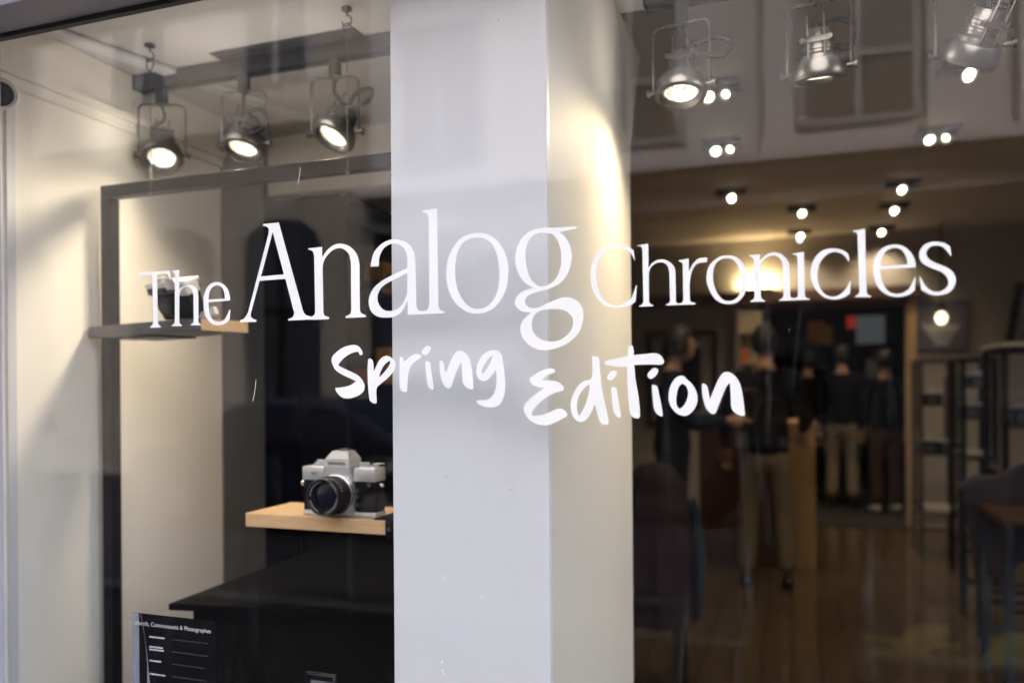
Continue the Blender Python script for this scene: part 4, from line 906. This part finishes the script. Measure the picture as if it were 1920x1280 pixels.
    jc = [[(hem,(.185*s,.145*s)),(V['pelvis']+Vector((0,0,.05*s)),(.168*s,.135*s)),(V['spine'],(.15*s,.12*s)),(V['chest'],(.165*s,.125*s)),(V['neck']+Vector((0,0,-.015*s)),(.07*s,.065*s))]]
    for q in 'LR':
        jc.append([(V['chest'],(.165*s,.125*s)),(V['sh'+q],.07*s),((V['sh'+q]+V['el'+q])/2,.062*s),(V['el'+q],.056*s),((V['el'+q]+V['wr'+q])/2,.05*s),(V['wr'+q]*.93+V['el'+q]*.07,.040*s)])
    cloth('jacket', jc, top)
    tc_ = [[(V['pelvis']+Vector((0,0,.07*s)),(.135*s,.115*s)),(V['pelvis'],(.155*s,.130*s)),(V['pelvis']+Vector((0,0,-.05*s)),(.16*s,.135*s))]]
    for q in 'LR':
        tc_.append([(V['pelvis']+Vector((0,0,-.05*s)),(.16*s,.135*s)),(V['hip'+q]+Vector((0,0,-.06*s)),.108*s),((V['hip'+q]+V['kn'+q])/2,.088*s),(V['kn'+q],.076*s),((V['kn'+q]+V['an'+q])/2,.074*s),(V['an'+q]+Vector((0,0,.01*s)),.068*s)])
    cloth('trousers', tc_, trousers)
    for q in 'LR':
        an = V['an'+q]; bm = bm_new()
        sph(bm, an+Vector((0,-.065,-.05))*s, .06*s, (.78,1.0,.62), 14); sph(bm, an+Vector((0,-.12,-.058))*s, .05*s, (.9,1.25,.55), 14); sph(bm, an+Vector((0,.0,-.04))*s, .052*s, (.85,1,.85), 14)
        me3 = bpy.data.meshes.new('b'); bm.to_mesh(me3); bm.free(); o = bpy.data.objects.new('b', me3); C.objects.link(o)
        rm = o.modifiers.new('r','REMESH'); rm.mode='VOXEL'; rm.voxel_size=.008; rm.use_smooth_shade=True; me3=applied(o); me3.materials.clear(); me3.materials.append(mat('shoe_%d'%int(shoe[0]*999),shoe,.4)); link('shoe', me3, t)
    # hair cap: scalp shell, cut away over the face
    bm = bm_new(); g = bmesh.ops.create_uvsphere(bm, u_segments=28, v_segments=20, radius=.112*s)
    rnd = random.Random(int(H*100))
    for v in bm.verts:
        v.co = Vector((v.co.x*.78, v.co.y*.95, v.co.z*1.12)); v.co *= 1+rnd.uniform(-.02,.035)
    dele = [f for f in bm.faces if (f.calc_center_median().y < -.045*s and f.calc_center_median().z < .065*s) or f.calc_center_median().z < -.075*s]
    bmesh.ops.delete(bm, geom=dele, context='FACES')
    bmesh.ops.transform(bm, matrix=hr.to_4x4(), verts=bm.verts); bmesh.ops.translate(bm, vec=hc+Vector((0,0,.006)), verts=bm.verts)
    o = obj('hair', bm, mat('hair_%d'%int(hair[0]*999), hair, .6, var=.4, scale=60), t, True); sm = o.modifiers.new('t','SOLIDIFY'); sm.thickness = .008
    me4 = applied(o); link('hair', me4, t)
    if collar:
        bm = bm_new(); n0 = V['neck']+Vector((0,0,.0)); tube(bm,[n0+Vector((.062*math.cos(a),.058*math.sin(a)+.0,.008))*s for a in [R(q) for q in range(0,360,40)]],.012*s,seg=8,n=4,closed=True); obj('collar', bm, mat('collar_cloth',collar,.8), t, True)
    return t
def ground(u, v): p = PZ(u,v,0); return (p.x,p.y,0)
# man in black with tan trousers, back to the window
g = ground(1437,1100)
person('man in a black jacket and tan trousers standing with his back to the window', g, R(180), dict(elL=(-.27,-.02,1.15), wrL=(-.24,-.22,1.05), elR=(.27,.02,1.15), wrR=(.26,-.12,.92), knL=(-.12,-.02,.50), anL=(-.14,.02,.09), knR=(.11,-.02,.5), anR=(.13,.0,.09)), top=(.005,.005,.006), trousers=(.17,.135,.09), collar=(.22,.12,.05), H=1.76)
# man on the left in profile, looking at something in his hands
g = P(1262,1095,5.35); g = (g.x,5.35,0)
person('man in a navy jacket seen from the side, holding something in front of him', g, R(105), dict(elL=(-.21,-.08,1.12), wrL=(-.10,-.36,1.14), elR=(.21,-.08,1.12), wrR=(.10,-.36,1.14), hfL=(.2,-1,.1), hfR=(-.2,-1,.1), head=(0,-.05,1.61)), top=(.010,.014,.022), trousers=(.008,.007,.007), H=1.76, headturn=0)
for (u,y,rz,top,tr,H,lab,sh,kw) in ((1580,9.6,R(170),(.004,.004,.005),(.30,.24,.17),1.78,'person in black top and beige trousers standing in the dark far room','b',{}),
                          (1662,9.3,R(200),(.004,.004,.005),(.08,.045,.03),1.70,'person in black with brown trousers and pale shoes in the dark far room','w',{}),
                          (1515,10.3,R(150),(.006,.005,.005),(.006,.006,.008),1.74,'dark clothed person deepest in the far room, left of the beige trousers','b',{})):
    g = P(u,900,y); person(lab, (g.x,y,0.01), rz, top=top, trousers=tr, H=H, shoe=(.55,.5,.45) if sh=='w' else (.012,.01,.01), **kw)
# the photographer, standing on the pavement behind the lens; seen only as a dark reflection
ph = person('photographer in dark clothes raising a camera, mirrored as a silhouette in the right pane', (.03,-.22,GZ), R(180+YAW+10)*1, dict(
    head=(0,-.035,1.60), elL=(-.27,-.10,1.24), wrL=(-.075,-.150,1.50), elR=(.27,-.10,1.24), wrR=(.075,-.150,1.50), hfL=(.25,-.35,.6), hfR=(-.25,-.35,.6)), top=(.02,.02,.024), trousers=(.02,.02,.03), H=1.60)
hc_ = thing('handheld_camera', 'black camera held at eye level by the photographer', 'camera', (0,0,EYE), R(YAW))
bm = bm_new(); box2(bm,(-.07,-.085,-.045),(.07,-.045,.035),.006); box2(bm,(-.03,-.085,.0355),(.03,-.05,.055),.004); obj('body', bm, M_blackp, hc_)
bm = bm_new(); lathe(bm,[(0,0),(.032,0),(.033,.02),(.031,.028),(.026,.028),(.024,.024),(0,.022)],32,Matrix.Translation((0,-.044,-.003)) @ Matrix.Rotation(R(-90),4,'X')); obj('lens', bm, M_blackp, hc_, True)

# ------------------------------------------------------------------ furniture and goods inside the shop
def fr_box(bm, x0,x1,y0,y1,z0,z1,r):
    for x in (x0,x1):
        for y in (y0,y1): box2(bm,(x-r,y-r,z0),(x+r,y+r,z1))
    for z in (z0,z1):
        for y in (y0,y1): box2(bm,(x0+r+.0003,y-r*.95,z-r*.95),(x1-r-.0003,y+r*.95,z+r*.95))
        for x in (x0,x1): box2(bm,(x-r*.95,y0+r+.0003,z-r*.95),(x+r*.95,y1-r-.0003,z+r*.95))
# wooden counter
a = P(1310,790,6.3); b = P(1528,790,6.3)
t = thing('shop_counter', 'brown wooden counter with a pale plywood edge behind the man in black', 'counter', (a.x,6.3,0))
W_ = b.x-a.x; zt = a.z
bm = bm_new(); box2(bm,(0,0,.0),(W_-.18,.6,zt-.03)); obj('front_panel', bm, wood('counter_wood',(.05,.02,.01),(.08,.035,.018),.4), t)
bm = bm_new(); box2(bm,(W_-.179,-.02,0),(W_,.62,zt-.03)); obj('side_panel', bm, wood('amber_ply',(.34,.19,.07),(.45,.27,.11),.45), t)
bm = bm_new(); box2(bm,(-.02,-.03,zt-.029),(W_+.01,.63,zt)); obj('worktop', bm, MATS['amber_ply'], t)
# framed picture on the back wall (left)
a = P(1212,622,YB-.04); b = P(1345,800,YB-.04)
t = thing('framed_picture', 'large black framed picture with pale mat on the back wall behind the man in navy', 'picture', (a.x,YB-.04,b.z))
W_=b.x-a.x; h_=a.z-b.z
bm = bm_new()
for q in (((0,0,0),(.05,.035,h_)),((W_-.05,0,0),(W_,.035,h_)),((.0505,0,0),(W_-.0505,.035,.05)),((.0505,0,h_-.05),(W_-.0505,.035,h_))): box2(bm,*q)
obj('frame', bm, M_blackp, t)
bm = bm_new(); box2(bm,(.05,.02,.05),(W_-.05,.034,h_-.05)); obj('mat_board', bm, mat('pale_mat',(.35,.33,.30),.8), t)
bm = bm_new(); box2(bm,(.16,.015,.16),(W_-.16,.0195,h_-.16)); obj('print', bm, M_blackp, t)
# pale strip of wall unit left edge with coloured goods
a = P(1400,600,YB-.25)
t = thing('wall_cabinet', 'narrow pale wall cabinet with orange and green goods behind the man in black', 'cabinet', (a.x-.10,YB-.25,0))
bm = bm_new(); box2(bm,(0,0,0),(.03,.2,2.12)); box2(bm,(.031,.17,0),(.24,.2,2.12)); obj('side_panel', bm, mat('pale_cabinet',(.45,.38,.28),.6), t)
for i,z_ in enumerate((.5,.9,1.3,1.6,1.9)):
    bm = bm_new(); box2(bm,(.0305,.0,z_-.02),(.24,.169,z_)); obj('shelf', bm, MATS['pale_cabinet'], t)
for i,(z_,c,nm) in enumerate(((1.6,(.9,.25,.05),'orange'),(1.3,(.95,.6,.25),'pale orange'),(1.3,(.8,.75,.7),'white'),(.9,(.05,.2,.14),'green'))):  # plain base colours only, no emission
    bm = bm_new(); box2(bm,(-.03,-.03,0),(.03,.03,.12),.004); lathe(bm,[(.02,.1205),(.012,.14),(.012,.155),(0,.155)],12)
    o = obj('bottle', bm, mat('good_%d'%i,c,.4), None); o.location=(a.x-.10+.08+.07*(i%2),YB-.2,z_+.001)
    tag(o, nm+' bottle on the narrow pale cabinet beside the man in black','bottle','bottles in the pale cabinet')
# lit screen and goods in the far room
p = P(1622,618,10.6)
t = thing('wall_screen', 'small pale lit screen with a red corner in the dark far room', 'screen', p)
bm = bm_new(); box2(bm,(-.22,0,-.20),(.25,.04,.20),.005); obj('casing', bm, M_blackp, t)
bm = bm_new(); box2(bm,(-.10,-.006,-.17),(.22,-.001,.17)); obj('display', bm, emis('screen_glow',(.55,.58,.62),.006), t)
bm = bm_new(); box2(bm,(-.205,-.006,.02),(-.105,-.001,.17)); obj('red_panel', bm, emis('screen_red',(1,.08,.03),.014), t)
for k,(u,v,c,nm) in enumerate(((1530,620,(.5,.12,.02),'orange'),(1545,628,(.4,.2,.02),'amber'),(1640,690,(.35,.3,.2),'yellowish'),(1655,672,(.3,.05,.03),'red'))):
    p = P(u,v,11.2); bm = bm_new(); box2(bm,(-.10,-.05,-.12),(.10,.05,.12),.01); bx(bm,(0,-.052,0),(.12,.004,.1))
    o = obj('poster_box', bm, emis('lit_%s'%nm, c, .004), None); o.location = p; tag(o, 'faintly lit %s display box in the dark far room'%nm,'display box','lit display boxes in the far room')
# pendant lantern poster on the right wall
p = P(1765,612,YB-.03)
t = thing('wall_poster', 'dark framed poster behind the hanging glass lamp at the right', 'poster', p)
bm = bm_new(); box2(bm,(-.22,-.01,-.22),(.22,.02,.24)); obj('sheet', bm, mat('slate_poster',(.10,.10,.13),.6), t)
bm = bm_new()
for i,wq in enumerate((.3,.24,.18,.12)): box2(bm,(-wq/2,-.014,-.02-.05*i),(wq/2,-.0105,.008-.05*i))
obj('white_print', bm, mat('print_white',(.5,.5,.52),.6), t)
p = P(1765,596,YB-.2)
t = thing('pendant_lamp', 'glass pendant lamp with a warm bulb hanging near the right hand wall', 'pendant lamp', p)
bm = bm_new(); cyl(bm,(0,0,.14),(0,0,2.85-p.z),.008,seg=8); cyl(bm,(0,0,.08),(0,0,.14),.05,.03,seg=20); obj('cord', bm, M_blackp, t, True)
bm = bm_new(); lathe(bm,[(.05,.08),(.11,.03),(.15,-.08),(.155,-.18)],28); obj('shade', bm, CASEG, t, True)
bm = bm_new(); sph(bm,(0,0,0),.045,(1,1,1.2)); obj('bulb', bm, emis('pendant_bulb',(1,.80,.5),.35), t, True)
# glass display cases
def case(u0,u1,vt,vb,y,label,legs=True,met=None):
    a = P(u0,vt,y); b = P(u1,vb,y); W_=b.x-a.x; d=.42
    t = thing('display_case', label, 'display case', (a.x,y,0)); zt=a.z; zb=b.z
    bm = bm_new(); fr_box(bm,0,W_,0,d,zb,zt,.014)
    for x in (0,W_):
        for yy in (0,d): box2(bm,(x-.0135,yy-.0135,0),(x+.0135,yy+.0135,zb-.0145))
    for yy in (0,d): box2(bm,(.0145,yy-.01,.22),(W_-.0145,yy+.01,.24))
    obj('frame', bm, met or M_black, t)
    bm = bm_new()
    box2(bm,(.015,.0,zb+.015),(W_-.015,.004,zt-.015)); box2(bm,(.0,.015,zb+.015),(.004,d-.015,zt-.015)); box2(bm,(W_-.004,.015,zb+.015),(W_,d-.015,zt-.015)); obj('glass', bm, CASEG, t)
    sh=[]
    for q in (.03,.38,.70):
        bm = bm_new(); box2(bm,(.015,.015,zb+(zt-zb)*q),(W_-.015,d-.015,zb+(zt-zb)*q+.008)); obj('shelf', bm, CASEG if q>.1 else M_swall, t); sh.append(zb+(zt-zb)*q+.009)
    return t, a, W_, sh, d
tc,a,W_,sh,d = case(1726,1798,676,968,7.0,'tall glass display case with grey frame, leftmost of the three cases',met=M_dnick)
def mini_camera(x,y,z,k,label):
    bm = bm_new(); box2(bm,(-.07*k,-.03*k,0),(.07*k,.03*k,.085*k),.004); o = obj('film_camera', bm, M_blackp, None); o.location=(x,y,z); tag(o,label,'camera','small cameras in the glass cases')
    bm = bm_new(); cyl(bm,(0,-.0305*k,.04*k),(0,-.08*k,.04*k),.03*k,seg=20); obj('lens', bm, M_dnick, o, True)
    bm = bm_new(); box2(bm,(-.068*k,-.028*k,.0855*k),(.068*k,.028*k,.10*k),.003); box2(bm,(-.02*k,-.025*k,.1003*k),(.02*k,.02*k,.12*k),.003); obj('top_plate', bm, M_silver, o)
mini_camera(a.x+W_*.3,7.15,sh[1],1.2,'dark camera on the middle shelf of the left glass case')
mini_camera(a.x+W_*.75,7.22,sh[1],1.0,'smaller camera beside another on the middle shelf of the left glass case')
mini_camera(a.x+W_*.4,7.2,sh[2],1.1,'camera on the top shelf of the left glass case')
bm = bm_new(); box2(bm,(-.04,-.04,0),(.04,.04,.5),.006); lathe(bm,[(.03,.501),(.02,.56),(.035,.60),(0,.62)],16); o=obj('display_column', bm, mat('maroon_lacquer',(.10,.03,.03),.4), None); o.location=(a.x+W_*.86,7.1,a.z-.62); tag(o,'narrow maroon column standing in the left glass case','column')
tc,a,W_,sh,d = case(1806,1866,674,860,6.2,'black framed glass case in the middle of the right wall')
mini_camera(a.x+W_*.4,6.35,sh[1],1.1,'camera on the middle shelf of the black framed case')
mini_camera(a.x+W_*.6,6.35,sh[2],1.0,'camera on the top shelf of the black framed case')
tc,a,W_,sh,d = case(1884,1990,655,900,4.6,'black display case at the right edge with a pale top')
bm = bm_new(); box2(bm,(-.02,-.02,a.z+.015),(W_+.02,d+.02,a.z+.035)); obj('top_board', bm, mat('pale_top',(.6,.58,.55),.4), tc)
mini_camera(a.x+W_*.4,4.75,sh[1],1.1,'camera on the middle shelf of the case at the right edge')
# leaning ladder-like instrument hung on the wall, upper right
p = P(1902,590,YB-.6)
t = thing('wall_hanging', 'narrow dark wooden object hanging at the far right', 'wall ornament', p)
bm = bm_new(); bx(bm,(0,0,0),(.07,.03,.55),Matrix.Rotation(R(10),3,'Y'),.006); obj('board', bm, M_blackp, t)
bm = bm_new()
for i in range(6): bx(bm,(.014*(i-2.5)*1.2,-.018,.09*(i-2.5)),(.05,.008,.018),Matrix.Rotation(R(10),3,'Y'))
obj('peg', bm, mat('peg_brown',(.12,.07,.05),.5), t)
# tables with blue legs in the right corner
def small_table(u,v,y,w,d,h,label,leg):
    p = P(u,v,y); t = thing('side_table', label, 'table', (p.x,y,0))
    bm = bm_new(); box2(bm,(0,0,h-.03),(w,d,h),.004); obj('tabletop', bm, wood('dark_top',(.07,.035,.018),(.12,.06,.03),.3), t)
    for x in (.03,w-.03):
        for yy in (.03,d-.03):
            bm = bm_new(); box2(bm,(x-.018,yy-.018,0),(x+.018,yy+.018,h-.0305),.003); obj('leg', bm, leg, t)
    bm = bm_new(); box2(bm,(.0485,.02,.18),(w-.0485,.04,.21)); box2(bm,(.0485,d-.04,.18),(w-.0485,d-.02,.21)); obj('stretcher', bm, leg, t)
M_bleg = mat('blue_leg_paint',(.02,.035,.06),.6)
small_table(1826,900,4.9,.55,.5,.78,'dark topped table with blue legs in front of the glass cases',M_bleg)
small_table(1878,900,3.9,.7,.5,.80,'nearer table with blue legs at the right edge',M_bleg)
# pale cloth draped over the chair at right edge
bm = bm_new(); p = P(1875,960,4.35); n=16; rows=[]
for i in range(n):
    row=[]
    for k in range(n):
        q=i/(n-1); r_=k/(n-1)
        row.append(bm.verts.new((-.16+.42*r_+.08*q*(1-r_), .03*math.sin(r_*9+q*2)+.10*q, .14-.50*q+.16*r_ + .015*math.sin(r_*14))))
    rows.append(row)
for A,B in zip(rows,rows[1:]):
    for k in range(n-1): bm.faces.new((A[k],A[k+1],B[k+1],B[k]))
o = obj('draped_cloth', bm, mat('lilac_cloth',(.10,.088,.11),.85,var=.15), None, True); o.location = p; m = o.modifiers.new('t','SOLIDIFY'); m.thickness=.006
me = applied(o); o = link('draped_cloth', me); o.location=p; tag(o,'pale lilac cloth draped at the right edge over the blue table leg','cloth')
# burgundy coat over a chair
p = ground(1245,1180); p = (P(1222,1000,3.6).x,3.6,0); M_gwood = wood('black_chair_wood',(.010,.008,.007),(.016,.012,.01),.5)
t = thing('chair', 'dark wooden chair under the burgundy coat just right of the pillar', 'chair', p); t.scale = (.72,.9,1)
bm = bm_new(); box2(bm,(-.2,-.2,.43),(.2,.2,.46),.005); obj('seat', bm, M_gwood, t)
for x in (-.18,.18):
    for y in (-.18,.18):
        bm = bm_new(); box2(bm,(x-.018,y-.018,0),(x+.018,y+.018,.4295)); obj('leg', bm, M_gwood, t)
bm = bm_new()
for x in (-.18,.18): box2(bm,(x-.018,.163,.4605),(x+.018,.197,.92))
box2(bm,(-.16,.165,.7),(.16,.195,.91)); obj('backrest', bm, M_gwood, t)
bm = bm_new(); seg=28; rows=[]
prof=[(.05,1.02),(.13,1.0),(.20,.93),(.235,.80),(.25,.62),(.27,.45),(.285,.30)]
for i,(r_,z_) in enumerate(prof):
    rows.append([bm.verts.new(((r_+.014*math.sin(k*1.9+i*.5)*i/3)*math.cos(2*math.pi*k/seg), .12+(r_*.75+.012*math.cos(k*2.3)*i/3)*math.sin(2*math.pi*k/seg), z_)) for k in range(seg)])
for A,B in zip(rows,rows[1:]):
    for k in range(seg): bm.faces.new((A[k],A[(k+1)%seg],B[(k+1)%seg],B[k]))
bm.faces.new(rows[0]); o = obj('coat', bm, mat('burgundy_wool',(.018,.002,.004),.9,var=.3,bump=.6,bscale=30), None, True); o.location=p; o.scale=(.66,.85,1); tag(o,'burgundy coat draped over a chair just right of the pillar','coat')
bm = bm_new(); tube(bm,[(.25,.12,.86),(.30,.10,.70),(.31,.08,.5),(.30,.08,.32)],[.03,.035,.03,.02],seg=12); o=obj('scarf', bm, mat('pale_blue_wool',(.018,.03,.05),.9), None, True); o.location=p; o.scale=(.66,.85,1); tag(o,'pale blue scarf hanging beside the burgundy coat','scarf')
# dark rug near the opening
bm = bm_new(); a=PZ(1532,984,.006); b=PZ(1704,984,.006); box2(bm,(a.x,a.y,.001),(b.x,YB+.24,.012)); tag(obj('door_mat', bm, mat('mat_black',(.012,.011,.011),.9)),'black mat in the opening to the far room','mat')
